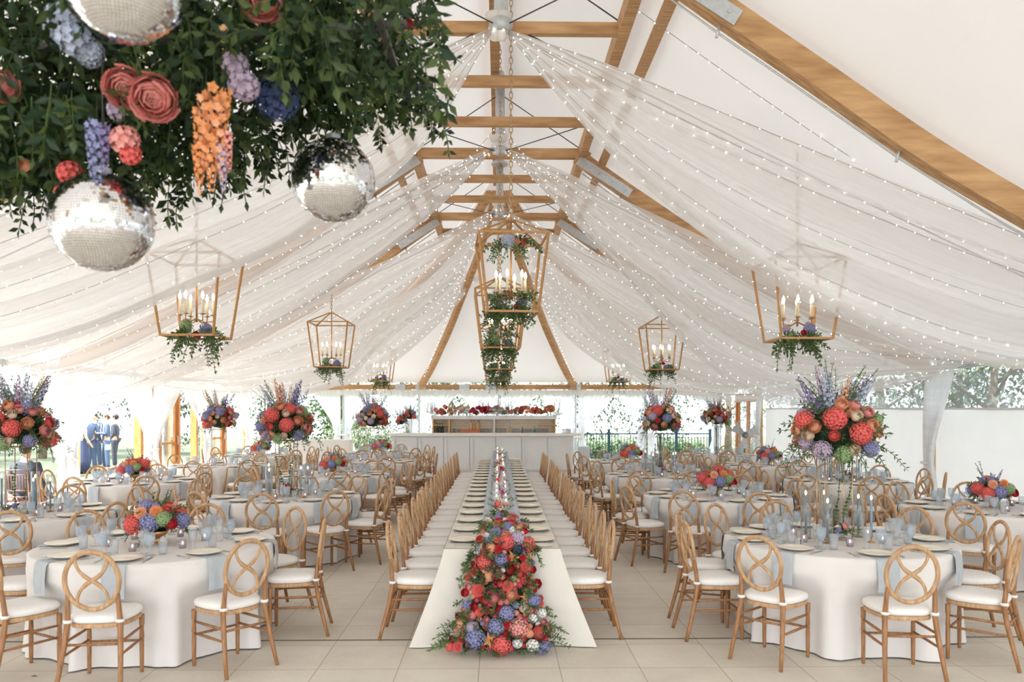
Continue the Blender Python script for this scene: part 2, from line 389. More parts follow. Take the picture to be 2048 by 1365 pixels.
for s in (-1, 1):
    pl = MB()
    pl.beam((s * 1.5, 1, 6.45), (s * 1.5, D1, 6.45), 0.14, 0.2)
    o = ob('purlin', pl.mesh('purlin', glulam, False)); o['kind'] = 'structure'
    p2 = MB().beam((s * 1.86, 1, 6.27), (s * 1.86, 20, 6.27), 0.1, 0.14)
    o = ob('purlin', p2.mesh('purlin', glulam, False)); o['kind'] = 'structure'
o = ob('ridge_beam', MB().beam((-0.06, -1, 7.98), (-0.06, D1, 7.98), 0.16, 0.24).mesh('ridge_beam', glulam, False)); o['kind'] = 'structure'
# hip end rafters and eave beams
for fx in (-2.65, 2.6, -6.9, 6.9):
    mb = MB(); n = 20; V = []; Fc = []
    for i in range(n + 1):
        x = 0.3 + (HW - 0.35) * i / n; z = zp(x); c = Vector((fx * x / HW, D1 + (D2 - D1) * x / HW, z))
        for dx, dz in ((-0.07, 0.02), (0.07, 0.02), (0.07, -0.22), (-0.07, -0.22)): V.append((c.x + dx, c.y, c.z + dz))
    for i in range(n):
        a = i * 4
        for k in range(4): Fc.append((a + k, a + (k + 1) % 4, a + 4 + (k + 1) % 4, a + 4 + k))
    Fc += [(3, 2, 1, 0), (n * 4, n * 4 + 1, n * 4 + 2, n * 4 + 3)]
    o = ob('hip_rafter', mb.add(V, Fc).mesh('hip_rafter', glulam, False)); o['kind'] = 'structure'
mb = MB().beam((-HW, D2, 2.6), (HW, D2, 2.6), 0.12, 0.17)
o = ob('eave_beam', mb.mesh('eave_beam', glulam, False)); o['kind'] = 'structure'
for x in (-3.3, -2.62, -1.15, -0.25, 2.6):
    ob('steel_coupler', MB().box((x, D2 - 0.07, 2.6), (0.34, 0.05, 0.19)).mesh('steel_coupler', steel_white, False), o)
for s in (-1, 1):
    o2 = ob('eave_beam', MB().beam((s * HW, 0, 2.62), (s * HW, D2, 2.62), 0.08, 0.10).mesh('eave_beam', steel_white, False)); o2['kind'] = 'structure'
val = MB()
val.grid(lambda u, v: (lerp(-HW, HW, u), D2 - 0.12, lerp(2.50, 2.30, v) + (0.03 * abs(math.sin(u * 60)) if v > 0.5 else 0)), 120, 3)
struct('trim_2', val.mesh('valance', panel_m))
# king posts: white steel masts hanging under the ridge
for y in (4.9, 9.6, 14.3, 19.0):
    k = thing('king_post', {4.9: 'white steel king post nearest the entrance, high under the ridge', 9.6: 'white steel king post above the first row of drapes', 14.3: 'white steel king post with round flange above second drapes', 19.0: 'small white steel king post above third pair of drapes'}[y], 'post', (0.03, y, 0), group='steel king posts under the ridge')
    k['kind'] = 'structure'; top = 7.9; fl = 7.66
    ob('mast', MB().lathe([(0.075, 6.55), (0.085, 6.6), (0.085, fl)], 14).mesh('mast', steel_white), k)
    ob('flange', MB().lathe([(0.09, fl - 0.02), (0.2, fl), (0.2, fl + 0.05), (0.12, fl + 0.09), (0.06, top)], 18).mesh('flange', steel_white, 'auto'), k)
    ob('collar', MB().lathe([(0.05, 6.36), (0.15, 6.4), (0.16, 6.5), (0.09, 6.56)], 14).mesh('collar', steel_white), k)
    cb = MB()
    for s in (-1, 1):
        for dy in (-1.6, 1.6, 0):
            cb.tube([(0, 0, 6.45), (s * 1.47, dy, 6.42 + (0.0 if dy else 0.0))] if dy else [(0, 0, 7.5), (s * 1.47, 0, 6.5)], 0.009, 5)
    ob('brace_cable', cb.mesh('brace_cable', cable_m), k)
    lw = MB()
    for s in (-1, 1): lw.tube([(s * 0.05, 0, 6.5), (s * 4.0, -0.02, 4.55), (s * 7.9, -0.05, 2.72)], 0.010, 5)
    ob('catenary_cable', lw.mesh('catenary_cable', cable_m), k)

# ------------------------------------------------------------------ sheer drapes, fans from each king post to the eaves
FAR = {  # lower edge of each swag: (x, z) in the plane of its king post
    1: {9.6: [(0, 6.42), (1.22, 4.85), (3.0, 3.42), (4.58, 2.66), (5.72, 2.34), (6.6, 2.32), (7.95, 2.62)], 14.3: [(0, 6.55), (.38, 6.1), (2.08, 4.2), (3.6, 2.62), (4.76, 1.95), (5.5, 1.9), (6.28, 2.05), (7.95, 2.5)],
        19.0: [(0, 6.6), (.95, 4.9), (2.0, 3.7), (2.98, 2.75), (3.9, 2.3), (5.2, 2.02), (6.4, 2.12), (7.95, 2.5)], 23.7: [(0, 6.6), (1.1, 4.95), (2.12, 3.72), (3.72, 2.66), (5.0, 2.35), (6.4, 2.3), (7.95, 2.5)]},
    -1: {9.6: [(0, 6.42), (.88, 4.85), (2.38, 3.76), (3.58, 3.2), (4.78, 2.7), (5.98, 2.43), (7.95, 2.4)], 14.3: [(0, 6.55), (1.05, 5.35), (3.19, 3.7), (5.34, 2.57), (6.3, 2.15), (7.08, 1.96), (7.95, 2.1)],
         19.0: [(0, 6.6), (.91, 4.9), (2.81, 3.25), (3.48, 2.52), (4.79, 2.16), (6.0, 2.12), (7.09, 2.24), (7.95, 2.45)], 23.7: [(0, 6.6), (1.1, 4.95), (2.2, 3.8), (3.6, 2.75), (5.0, 2.4), (6.4, 2.35), (7.95, 2.5)]}}
def drape_fn(s, k, seed):
    far = FAR[s][k]; rnd = random.Random(seed); z0 = far[0][1]
    ph = [rnd.uniform(0, 6.28) for _ in range(8)]
    def fn(u, v):
        x = 7.95 * u; zn = lerp(z0, 2.72, u) - 0.25 * u * (1 - u); zf = interp(far, x)
        y = k - 0.2 * min(1, u * 8) - 1.25 * u * (1 - v) - 0.05 * (1 - u) * (1 - v)
        z = lerp(zn, zf, v)
        env = min(1, u * 5)
        # pleats running from the gather to the eave: soft rolls of cloth
        w1 = math.sin(v * 21 + ph[0] + 1.3 * math.sin(u * 3 + ph[4])); w2 = math.sin(v * 43 + ph[1] + 2.2 * u); w3 = math.sin(v * 9 + ph[3] - 1.5 * u)
        y -= env * (0.10 * w1 + 0.05 * w2 + 0.10 * w3 * u); z += env * (0.03 * w2 + 0.03 * w3)
        if v > 0.9: t = (v - 0.9) / 0.1; y -= 0.12 * env * math.sin(t * PI); z += 0.05 * env * t
        return Vector((s * (0.06 + x), y, z))
    return fn
DR = {}
rowname = {9.6: 'first', 14.3: 'second', 19.0: 'third', 23.7: 'last'}
for k in (9.6, 14.3, 19.0, 23.7):
    for s in (-1, 1):
        fn = drape_fn(s, k, int(k * 10) + s); DR[(s, k)] = fn
        mb = MB(); mb.grid(lambda u, v: tuple(fn(u, v)), 48, 110)
        d = thing('sheer_drape', f'sheer white drape fanning to the {side_n[s]} eave from the {rowname[k]} king post', 'drape', group='sheer drapes under the roof')
        ob('fabric', mb.mesh('drape_fabric', sheer_m), d)
        g = MB(); q = fn(0, 0.5)
        g.ball((q.x * 0.6, k, q.z - 0.02), 0.12, 10, sq=(0.9, 0.8, 1.0)); g.lathe([(0.04, 0.06), (0.1, 0.12), (0.13, 0.2), (0.05, 0.24)], 10, (q.x * 0.6, k, q.z - 0.02))
        ob('gathered_knot', g.mesh('gathered_knot', cushion_m), d)

# string lights that follow the drapes, and those that cross under the roof
def light_string(pts, label, every, seed, group, droop=0.02, r=0.0072):
    rnd = random.Random(seed)
    t = thing('string_light', label, 'string lights', group=group)
    ob('wire', MB().tube(pts, 0.0035, 4, caps=False).mesh('wire', cable_wire), t)
    mb = MB(); acc = 0; 
    for i in range(len(pts) - 1):
        a, b = Vector(pts[i]), Vector(pts[i + 1]); L = (b - a).length
        while acc < L:
            q = a.lerp(b, acc / L); q.z -= droop * rnd.uniform(-0.3, 1.2)
            mb.add([(q.x, q.y, q.z + r * 1.3), (q.x + r, q.y, q.z), (q.x, q.y + r, q.z), (q.x - r, q.y, q.z), (q.x, q.y - r, q.z), (q.x, q.y, q.z - r * 1.3)],
                   [(0, 1, 2), (0, 2, 3), (0, 3, 4), (0, 4, 1), (5, 2, 1), (5, 3, 2), (5, 4, 3), (5, 1, 4)])
            acc += every * rnd.uniform(0.7, 1.3)
        acc -= L
    o = ob('bulbs', mb.mesh('bulbs', fairy_m), t); o['kind'] = 'stuff'
cable_wire = mat('thin_silver_wire', rgb(170, 165, 160), 0.5)
vword = ['along its near edge', 'just behind its near edge', 'over its near half', 'over its middle', 'over its far half', 'near its far edge']
for (s, k), fn in DR.items():
    for i, v in enumerate((0.03, 0.14, 0.3, 0.5, 0.7, 0.88)):
        pts = []
        for j in range(37):
            q = fn(j / 36, v); q.z -= 0.03; q.y -= 0.05; pts.append(q)
        light_string(pts, f'fairy light strand on the {rowname[k]} {side_n[s]} drape, {vword[i]}', 0.21, i * 7 + int(k) + s, 'fairy lights on the drapes')
for i, (a, b, sag, lab) in enumerate([
        ((1.45, 8.9, 6.4), (7.9, 9.9, 2.95), 0.15, 'long fairy light strand passing under the big curved right rafter'),
        ((4.0, 6.3, 5.2), (7.9, 7.4, 3.1), 0.10, 'fairy light strand crossing the bare roof at the upper right corner'),
        ((-1.45, 10.2, 6.4), (-7.9, 11.2, 3.1), 0.5, 'fairy light strand hanging behind the flower cloud'),
        ((0.0, 13.0, 6.5), (1.5, 15.5, 6.2), 0.2, 'short fairy light strand beside the second king post, right'),
        ((0.0, 13.0, 6.5), (-1.5, 15.5, 6.2), 0.2, 'short fairy light strand beside the second king post, left'),
        ((-0.6, 20, 6.4), (-2.6, D2 - .1, 2.75), 0.3, 'fairy light strand down the left end rafter above the bar'),
        ((0.6, 20, 6.4), (2.6, D2 - .1, 2.75), 0.3, 'fairy light strand down the right end rafter above the bar'),
        ((0.8, 20, 6.3), (4.6, D2 - .1, 2.75), 0.3, 'fairy light strand sloping to the right of the bar')]):
    a, b = Vector(a), Vector(b); pts = []
    for j in range(31):
        t = j / 30; q = a.lerp(b, t); q.z -= sag * 4 * t * (1 - t); pts.append(q)
    light_string(pts, lab, 0.2, 90 + i, 'fairy lights across the roof')

# ------------------------------------------------------------------ side walls: poles, curtains, panels, doors
def curtain(a, b, tie_at, tie_z, label, w_tie=0.16, top=2.5, seed=0, swap=False):
    """a: pole foot (x,y); b: far end of its top hem; gathered to the pole at tie_z"""
    rnd = random.Random(seed); ph = rnd.uniform(0, 6)
    ax, ay = a; bx, by = b; L = math.hypot(bx - ax, by - ay); ux, uy = (bx - ax) / L, (by - ay) / L; nx, ny = -uy, ux
    mb = MB()
    def fn(u, v):
        z = lerp(top, 0.03, v); t = (top - z) / (top - tie_z)
        if t < 1: wd = lerp(L, w_tie, (math.sin((t ** 1.1) * PI / 2)) ** 1.25)
        else: wd = lerp(w_tie, w_tie * 2.2, min(1, (t - 1) * 2))
        d = u * wd + 0.07; amp = lerp(0.05, 0.035, min(1, t)) * (0.4 + 0.6 * min(1, t * 2))
        off = amp * math.sin(u * 46 + ph + 1.2 * math.sin(v * 4)) + 0.4 * amp * math.sin(u * 101 + v * 3)
        return (ax + ux * d + nx * off, ay + uy * d + ny * off, z)
    mb.grid(fn, 60, 26)
    c = thing('voile_curtain', label, 'curtain', group='white curtains on the tent walls')
    ob('curtain_cloth', mb.mesh('curtain_cloth', curtain_m), c)
    q = (ax + ux * w_tie / 2, ay + uy * w_tie / 2, tie_z)
    ob('tie_back', MB().tube([(q[0] + 0.12 * math.cos(t) * (0.9 if abs(ux) > .5 else .7), q[1] + 0.12 * math.sin(t) * 0.9, q[2] + 0.01 * math.sin(t)) for t in [i * PI / 8 for i in range(16)]], 0.02, 6, closed=True).mesh('tie_back', cushion_m), c)
def pole(x, y, label, m=pole_wood, r=0.06, h=2.56, name='tent_pole'):
    t = thing(name, label, 'pole', (x, y, 0), group='poles under the tent eaves')
    ob('shaft', MB().lathe([(r * 0.9, 0.02), (r, 0.3), (r, h - 0.3), (r * 0.8, h)], 12).mesh('shaft', m), t)
    ob('foot', MB().lathe([(r * 1.8, 0), (r * 1.8, 0.02), (r, 0.05)], 12).mesh('foot', steel_white, 'auto'), t)
ordw = ['first', 'second', 'third', 'fourth', 'fifth', 'sixth', 'seventh', 'eighth', 'ninth', 'tenth', 'eleventh', 'twelfth', 'thirteenth', 'fourteenth', 'fifteenth', 'sixteenth', 'seventeenth', 'eighteenth', 'nineteenth', 'twentieth']
LP = [11.2, 14.6, 18.1, 21.5, 25.0]
for i, y in enumerate(LP):
    pole(-7.9, y, f'pale wooden tent pole, {ordw[i]} from the front along left open side')
    if i: curtain((-7.76, y), (-7.76, y - 1.7), None, 0.95, f'white curtain tied to the near side of {ordw[i]} left side pole', seed=i)
    if i < 4: curtain((-7.76, y), (-7.76, y + 1.7), None, 0.95, f'white curtain tied to the far side of {ordw[i]} left side pole', seed=i + 20)
struct('wall_left', MB().grid(lambda u, v: (-7.98 + 0.03 * math.sin(u * 40), lerp(-2, 9.5, u), lerp(0.02, 2.5, v)), 40, 4).mesh('wall_left', panel_m))
RP = [9.6, 14.3, 19.0, 23.7]
for i, y in enumerate(RP):
    pole(7.82, y, f'pale wooden tent pole, {ordw[i]} from the front along right wall')
    if i: curtain((7.66, y), (7.66, y - 0.9 if i != 3 else y - 0.5), None, 0.9, f'white curtain gathered on {ordw[i]} right wall pole', w_tie=0.22, seed=i + 40)
wr = MB().grid(lambda u, v: (7.97 + 0.02 * math.sin(u * 60 + 2 * v) , lerp(-2, 23.7, u), lerp(0.02, 1.86, v)), 160, 6)
struct('wall_right', wr.mesh('wall_right', panel_m))
struct('window_1', MB().grid(lambda u, v: (7.98, lerp(-2, 23.7, u), lerp(1.86, 2.5, v)), 20, 2).mesh('window_1', clear_vinyl))
struct('trim_3', MB().box((7.95, 10.85, 1.87), (0.02, 25.7, 0.035)).mesh('trim_3', panel_m, False))
# end wall
EP = [-7.75, -5.2, -2.67, 0.0, 2.6, 4.95, 7.5]
for i, x in enumerate(EP):
    pole(x, D2 - 0.05, f'slim steel pole, {ordw[i]} from the left along the end wall', steel_white, 0.04)
    for s in (-1, 1):
        if (i == 0 and s < 0) or (i == 6 and s > 0): continue
        behind_bar = -3 < x < 2.7 or (i == 4 and s < 0) 
        curtain((x, D2 - 0.23), (x + s * (1.28 if behind_bar else 0.95), D2 - 0.23), None, 1.0 if not behind_bar else 0.9, f'white curtain on the {"left" if s < 0 else "right"} of {ordw[i]} end wall pole', seed=i * 2 + s + 60, w_tie=0.2)
# double timber doors in the open bays
def door(y0, y1, x, idx):
    fr = MB(); L = y1 - y0; H = 2.35
    for yy in (y0, y1): fr.box((x, yy, H / 2), (0.16, 0.12, H))
    fr.box((x, (y0 + y1) / 2, H - 0.06), (0.14, L, 0.14)); fr.box((x, (y0 + y1) / 2, 0.02), (0.14, L, 0.04))
    d = struct(f'door_{idx}', fr.mesh('door_frame', orange_wood, False), 'oiled timber double door frame between white curtains')
    for a, b in ((y0 + 0.07, (y0 + y1) / 2 - 0.01), ((y0 + y1) / 2 + 0.01, y1 - 0.07)):
        lf = MB(); w_ = b - a
        for yy in (a + 0.06, b - 0.06): lf.box((x, yy, H / 2), (0.056, 0.12, H - 0.17))
        lf.box((x, (a + b) / 2, H - 0.2), (0.05, w_, 0.13)); lf.box((x, (a + b) / 2, 0.2), (0.05, w_, 0.24)); lf.box((x, (a + b) / 2, 1.0), (0.05, w_, 0.06))
        q = ob('door_leaf', lf.mesh('door_leaf', orange_wood, False), d)
        ob('door_glass', MB().box((x, (a + b) / 2, H / 2 + 0.1), (0.012, w_ - 0.2, H - 0.5)).mesh('door_glass', window_glass, False), q)
        ob('door_handle', MB().tube([(x + 0.04, b - 0.06, 0.95), (x + 0.09, b - 0.06, 0.97), (x + 0.09, b - 0.06, 1.15), (x + 0.04, b - 0.06, 1.17)], 0.012, 6).mesh('door_handle', steel_white), q)
door(18.7, 20.9, -8.35, 1); door(22.1, 24.4, -8.35, 2); door(24.4, 26.6, 8.0, 3)
# ================================================================== CHAIRS
def bez(a, b, c, n=10):
    a, b, c = Vector(a), Vector(b), Vector(c)
    return [a * (1 - t) ** 2 + b * 2 * t * (1 - t) + c * t * t for t in [i / n for i in range(n + 1)]]
def lean(z): return -0.20 - max(0, z - 0.5) * 0.13   # y of the back at height z
def chair_parts():
    p = []
    RC, RA, RB = 0.735, 0.172, 0.195
    ring = MB(); ring.tube([(RA * math.sin(t), lean(RC + RB * math.cos(t)), RC + RB * math.cos(t)) for t in [i * 2 * PI / 40 for i in range(40)]], 0.0165, 8, closed=True, flat=0.85, ref=(0, 1, 0.12))
    p.append(('oval_backrest', ring, oak))
    lat = MB()
    for s in (-1, 1):
        up = bez((s * 0.098, 0, RC + 0.165), (s * 0.112, 0, RC + 0.062), (0, 0, RC), 8)
        dn = bez((0, 0, RC), (-s * 0.112, 0, RC - 0.062), (-s * 0.098, 0, RC - 0.165), 8)
        pts = [(q.x, lean(q.z) + 0.001 * s, q.z) for q in up + dn[1:]]
        lat.tube(pts, [0.0115] * 6 + [0.015] * 5 + [0.0115] * 6, 6, flat=0.8, ref=(0, 1, 0.12))
    p.append(('crossed_lattice', lat, oak))
    fr = MB(); n = 28; V = []
    def outline(k, gx=1.0):
        t = 2 * PI * k / n; c, s_ = math.cos(t), math.sin(t)
        e = 0.55; x = abs(c) ** e * (1 if c > 0 else -1); y = abs(s_) ** e * (1 if s_ > 0 else -1)
        wd = 0.205 if y > 0 else 0.205 - 0.03 * (-y)
        return (x * wd * gx, y * 0.2 * gx)
    def slab(mb, prof):
        V = []; Fc = []
        for g, z in prof:
            for k in range(n): x, y = outline(k, g); V.append((x, y, z))
        m = len(prof)
        for i in range(m - 1):
            for k in range(n): k2 = (k + 1) % n; Fc.append((i * n + k, i * n + k2, (i + 1) * n + k2, (i + 1) * n + k))
        Fc.append(tuple(range(n - 1, -1, -1))); Fc.append(tuple((m - 1) * n + k for k in range(n))); mb.add(V, Fc); return mb
    p.append(('seat_frame', slab(fr, [(0.93, 0.408), (0.99, 0.412), (1.0, 0.425), (0.98, 0.44)]), oak))
    cu = slab(MB(), [(0.95, 0.441), (1.01, 0.45), (1.03, 0.466), (1.02, 0.48), (0.93, 0.495), (0.6, 0.503), (0.2, 0.506)])
    p.append(('seat_cushion', cu, cushion_m))
    for s in (-1, 1):
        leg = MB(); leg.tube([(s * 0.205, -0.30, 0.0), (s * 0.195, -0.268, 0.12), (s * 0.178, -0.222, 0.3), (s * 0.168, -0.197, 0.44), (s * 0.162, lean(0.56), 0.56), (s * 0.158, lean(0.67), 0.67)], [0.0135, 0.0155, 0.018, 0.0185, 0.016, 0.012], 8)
        p.append(('leg', leg, oak_shaded))
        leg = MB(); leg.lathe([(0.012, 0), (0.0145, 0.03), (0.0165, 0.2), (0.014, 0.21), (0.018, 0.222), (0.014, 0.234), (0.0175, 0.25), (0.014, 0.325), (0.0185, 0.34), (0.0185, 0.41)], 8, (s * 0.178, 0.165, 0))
        p.append(('leg', leg, oak_shaded))
        for z, yr in ((0.24, -0.237), (0.325, -0.216)):
            p.append(('stretcher', MB().tube([(s * 0.18, yr, z), (s * 0.18, lerp(yr, 0.165, 0.5), z), (s * 0.178, 0.165, z)], [0.008, 0.0105, 0.008], 6), oak_shaded))
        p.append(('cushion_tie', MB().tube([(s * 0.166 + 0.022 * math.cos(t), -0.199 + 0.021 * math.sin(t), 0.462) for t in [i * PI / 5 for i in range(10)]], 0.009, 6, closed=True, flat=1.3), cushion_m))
    p.append(('stretcher', MB().tube([(-0.178, 0.165, 0.225), (0, 0.165, 0.225), (0.178, 0.165, 0.225)], [0.008, 0.0105, 0.008], 6), oak_shaded))
    p.append(('stretcher', MB().tube([(-0.178, -0.218, 0.31), (0, -0.218, 0.31), (0.178, -0.218, 0.31)], [0.008, 0.0105, 0.008], 6), oak_shaded))
    return p
CP = chair_parts()
CHAIR0 = None; FAR_CHAIR = None
def place_chair(x, y, rz, label, group):
    global CHAIR0, FAR_CHAIR
    if y < 15.2:
        if CHAIR0 is None:
            t = thing('dining_chair', label, 'chair', (x, y, 0), rz, group)
            for nm, mb, m in CP: ob(nm, mb.mesh(nm, m, 'auto' if nm == 'seat_frame' else True), t)
            CHAIR0 = t; return t
        return dup(CHAIR0, (x, y, 0), rz, label, group)
    if FAR_CHAIR is None:
        mb = MB(); mats = [oak, oak_shaded, cushion_m]
        for nm, b, m in CP: mb.add(b.v, b.f, mats.index(m))
        FAR_CHAIR = mb.mesh('dining_chair', mats)
    o = ob('dining_chair', FAR_CHAIR, None, (x, y, 0), (0, 0, rz)); return tag(o, label, 'chair', group)

# ================================================================== TABLEWARE
TZ = 0.765
def plate_mesh():
    return MB().lathe([(0.0, 0.010), (0.07, 0.010), (0.085, 0.011), (0.105, 0.017), (0.133, 0.024), (0.1355, 0.022), (0.13, 0.018), (0.09, 0.005), (0.075, 0.0), (0.0, 0.0)], 32).mesh('plate', plate_m)
PLATE = plate_mesh()
SMALL_PLATE = MB().lathe([(0.0, 0.008), (0.05, 0.008), (0.075, 0.015), (0.078, 0.013), (0.05, 0.001), (0.0, 0.0)], 24).mesh('bread_plate', plate_m)
# goblet: foot, knobbed stem, bowl (open cup)
GOB = [(0.001, 0.0), (0.036, 0.001), (0.036, 0.004), (0.012, 0.012), (0.007, 0.02), (0.011, 0.028), (0.007, 0.036), (0.010, 0.046), (0.007, 0.056), (0.018, 0.066), (0.031, 0.085), (0.038, 0.115), (0.039, 0.145), (0.0375, 0.168), (0.036, 0.168), (0.0365, 0.145), (0.035, 0.115), (0.028, 0.088), (0.012, 0.072), (0.001, 0.070)]
GOBLET = MB().lathe(GOB, 20).mesh('goblet', blue_glass)
CLEAR = MB().lathe([(0.001, 0.0), (0.034, 0.001), (0.034, 0.004), (0.008, 0.012), (0.006, 0.05), (0.010, 0.06), (0.024, 0.075), (0.031, 0.11), (0.034, 0.165), (0.0355, 0.175), (0.034, 0.175), (0.030, 0.11), (0.02, 0.08), (0.001, 0.072)], 18).mesh('wine_goblet', clear_glass)
TUMBLER = MB().lathe([(0.001, 0.0), (0.028, 0.001), (0.030, 0.02), (0.033, 0.10), (0.038, 0.118), (0.0365, 0.118), (0.031, 0.10), (0.027, 0.012), (0.001, 0.010)], 18).mesh('tumbler', clear_glass)
FLUTE = MB().lathe([(0.001, 0.0), (0.03, 0.001), (0.03, 0.003), (0.006, 0.01), (0.004, 0.07), (0.016, 0.09), (0.021, 0.14), (0.020, 0.20), (0.018, 0.20), (0.018, 0.14), (0.012, 0.095), (0.001, 0.085)], 16).mesh('flute', clear_glass)
VOTIVE = MB().lathe([(0.001, 0.0), (0.027, 0.001), (0.030, 0.065), (0.028, 0.065), (0.025, 0.006), (0.001, 0.006)], 14).mesh('votive', votive_glass)
VWAX = MB().lathe([(0.001, 0.006), (0.021, 0.006), (0.021, 0.03), (0.001, 0.031)], 12).mesh('wax', candle_m)
FLAME = MB().ball((0, 0, 0.043), 0.0065, 8, sq=(1, 1, 1.8)).mesh('flame', flame_m)
def fork():
    mb = MB(); mb.tube([(0, -0.09, 0.004), (0, -0.03, 0.006), (0, 0.03, 0.004), (0, 0.045, 0.004)], [0.007, 0.004, 0.003, 0.006], 6, flat=0.45, ref=(0, 0, 1))
    for i in (-1.5, -0.5, 0.5, 1.5): mb.tube([(i * 0.003, 0.043, 0.004), (i * 0.0045, 0.055, 0.003), (i * 0.0045, 0.095, 0.006)], 0.0012, 4)
    return mb.mesh('fork', silver)
def knife():
    mb = MB(); mb.tube([(0, -0.1, 0.004), (0, 0.0, 0.005)], [0.006, 0.004], 6, flat=0.6, ref=(0, 0, 1)); mb.box((0.002, 0.055, 0.004), (0.014, 0.11, 0.0018))
    return mb.mesh('knife', silver, 'auto')
FORK = fork(); KNIFE = knife()
def napkin_mesh(drop, R_=0.12):
    """folded cloth: lies under the plate from y=+0.05 (in) to the rim and hangs down outside by `drop`; rim at y=-R_"""
    mb = MB()
    def fn(u, v):
        s = u * (0.14 + R_ + drop); x = (v - 0.5) * 0.165
        fl = 0.14 + R_ - 0.01
        if s < fl: y, z = 0.13 - s, 0.002
        else:
            q = s - fl; rad = 0.012
            if q < rad * PI / 2: a = q / rad; y, z = -R_ - rad * math.sin(a) + 0.002, 0.002 - rad * (1 - math.cos(a))
            else: y, z = -R_ - rad - 0.004 - 0.012 * math.sin(min(1, (q / max(drop, .01))) * 2.5), 0.002 - rad - (q - rad * PI / 2)
            z2 = abs(q / drop) if drop else 0
            y -= 0.006 * math.sin(v * 9) * min(1, z2 * 2); x *= 1 - 0.06 * min(1, z2)
        return (x, y, z)
    mb.grid(fn, 36, 6)
    me = mb.mesh('napkin', napkin_m); return me
NAP_ROUND = napkin_mesh(0.235, 0.17); NAP_LONG = napkin_mesh(0.0, 0.02)
def flat_nap():
    mb = MB(); mb.grid(lambda u, v: (lerp(-0.075, 0.075, u), lerp(-0.14, 0.10, v), 0.003 + 0.002 * math.sin(u * 7)), 8, 8); return mb.mesh('napkin', napkin_m)
NAP_FLAT = flat_nap()

def put(me, name, loc, rz, label, cat, group):
    return tag(ob(name, me, None, loc, (0, 0, rz)), label, cat, group)

def seat_words(a, left):
    fx = math.cos(a) * (1 if left else -1); fy = math.sin(a)
    b = round(math.degrees(math.atan2(fy, fx)) / 30) * 30
    if b == -180: b = 180
    return {-90: 'at its near side', -60: 'near side towards the aisle', -30: 'aisle side nearer the camera', 0: 'on its aisle side', 30: 'aisle side nearer the bar', 60: 'bar side towards the aisle',
            90: 'on its bar side', 120: 'bar side towards the wall', 150: 'wall side nearer the bar', 180: 'on its wall side', -150: 'wall side nearer the camera', -120: 'near side towards the wall'}[b]

def votive(loc, label, group):
    t = thing('votive_candle', label, 'candle holder', loc, 0, group)
    ob('glass_cup', VOTIVE, t); ob('wax', VWAX, t); ob('flame', FLAME, t)
def round_cloth(Rr, seats, seed):
    rnd = random.Random(seed); p1, p2, p3 = (rnd.uniform(0, 6.28) for _ in range(3)); n1, n2 = rnd.choice([11, 12, 13]), rnd.choice([19, 21, 23])
    mb = MB(); NA = 168
    prof = [0.0, 0.35, 0.7, 0.93, 0.99]
    V = []; Fc = []
    rows = []
    for q in prof: rows.append([(Rr * q * math.cos(2 * PI * k / NA), Rr * q * math.sin(2 * PI * k / NA), TZ) for k in range(NA)])
    for j in range(19):
        t = j / 18; row = []
        for k in range(NA):
            th = 2 * PI * k / NA; z = lerp(TZ - 0.006, 0.012, t)
            fold = (t ** 0.8) * (0.044 * math.sin(n1 * th + p1 + 0.5 * math.sin(3 * th)) + 0.02 * math.sin(n2 * th + p2) + 0.008 * math.sin(47 * th + p3 + 2 * t))
            r = Rr + 0.006 + 0.035 * t * t + fold
            for a in seats:
                d = (th - a + PI) % (2 * PI) - PI
                g = math.exp(-(d / 0.30) ** 6); h = max(0, min(1, (0.62 - z) / 0.14)); r = lerp(r, min(r, 0.80 + 0.15 * fold), g * h)
            row.append((r * math.cos(th), r * math.sin(th), z))
        rows.append(row)
    for r_ in rows: V += r_
    for i in range(len(rows) - 1):
        for k in range(NA): k2 = (k + 1) % NA; Fc.append((i * NA + k, i * NA + k2, (i + 1) * NA + k2, (i + 1) * NA + k))
    mb.add(V, Fc); return mb.mesh('tablecloth', linen)

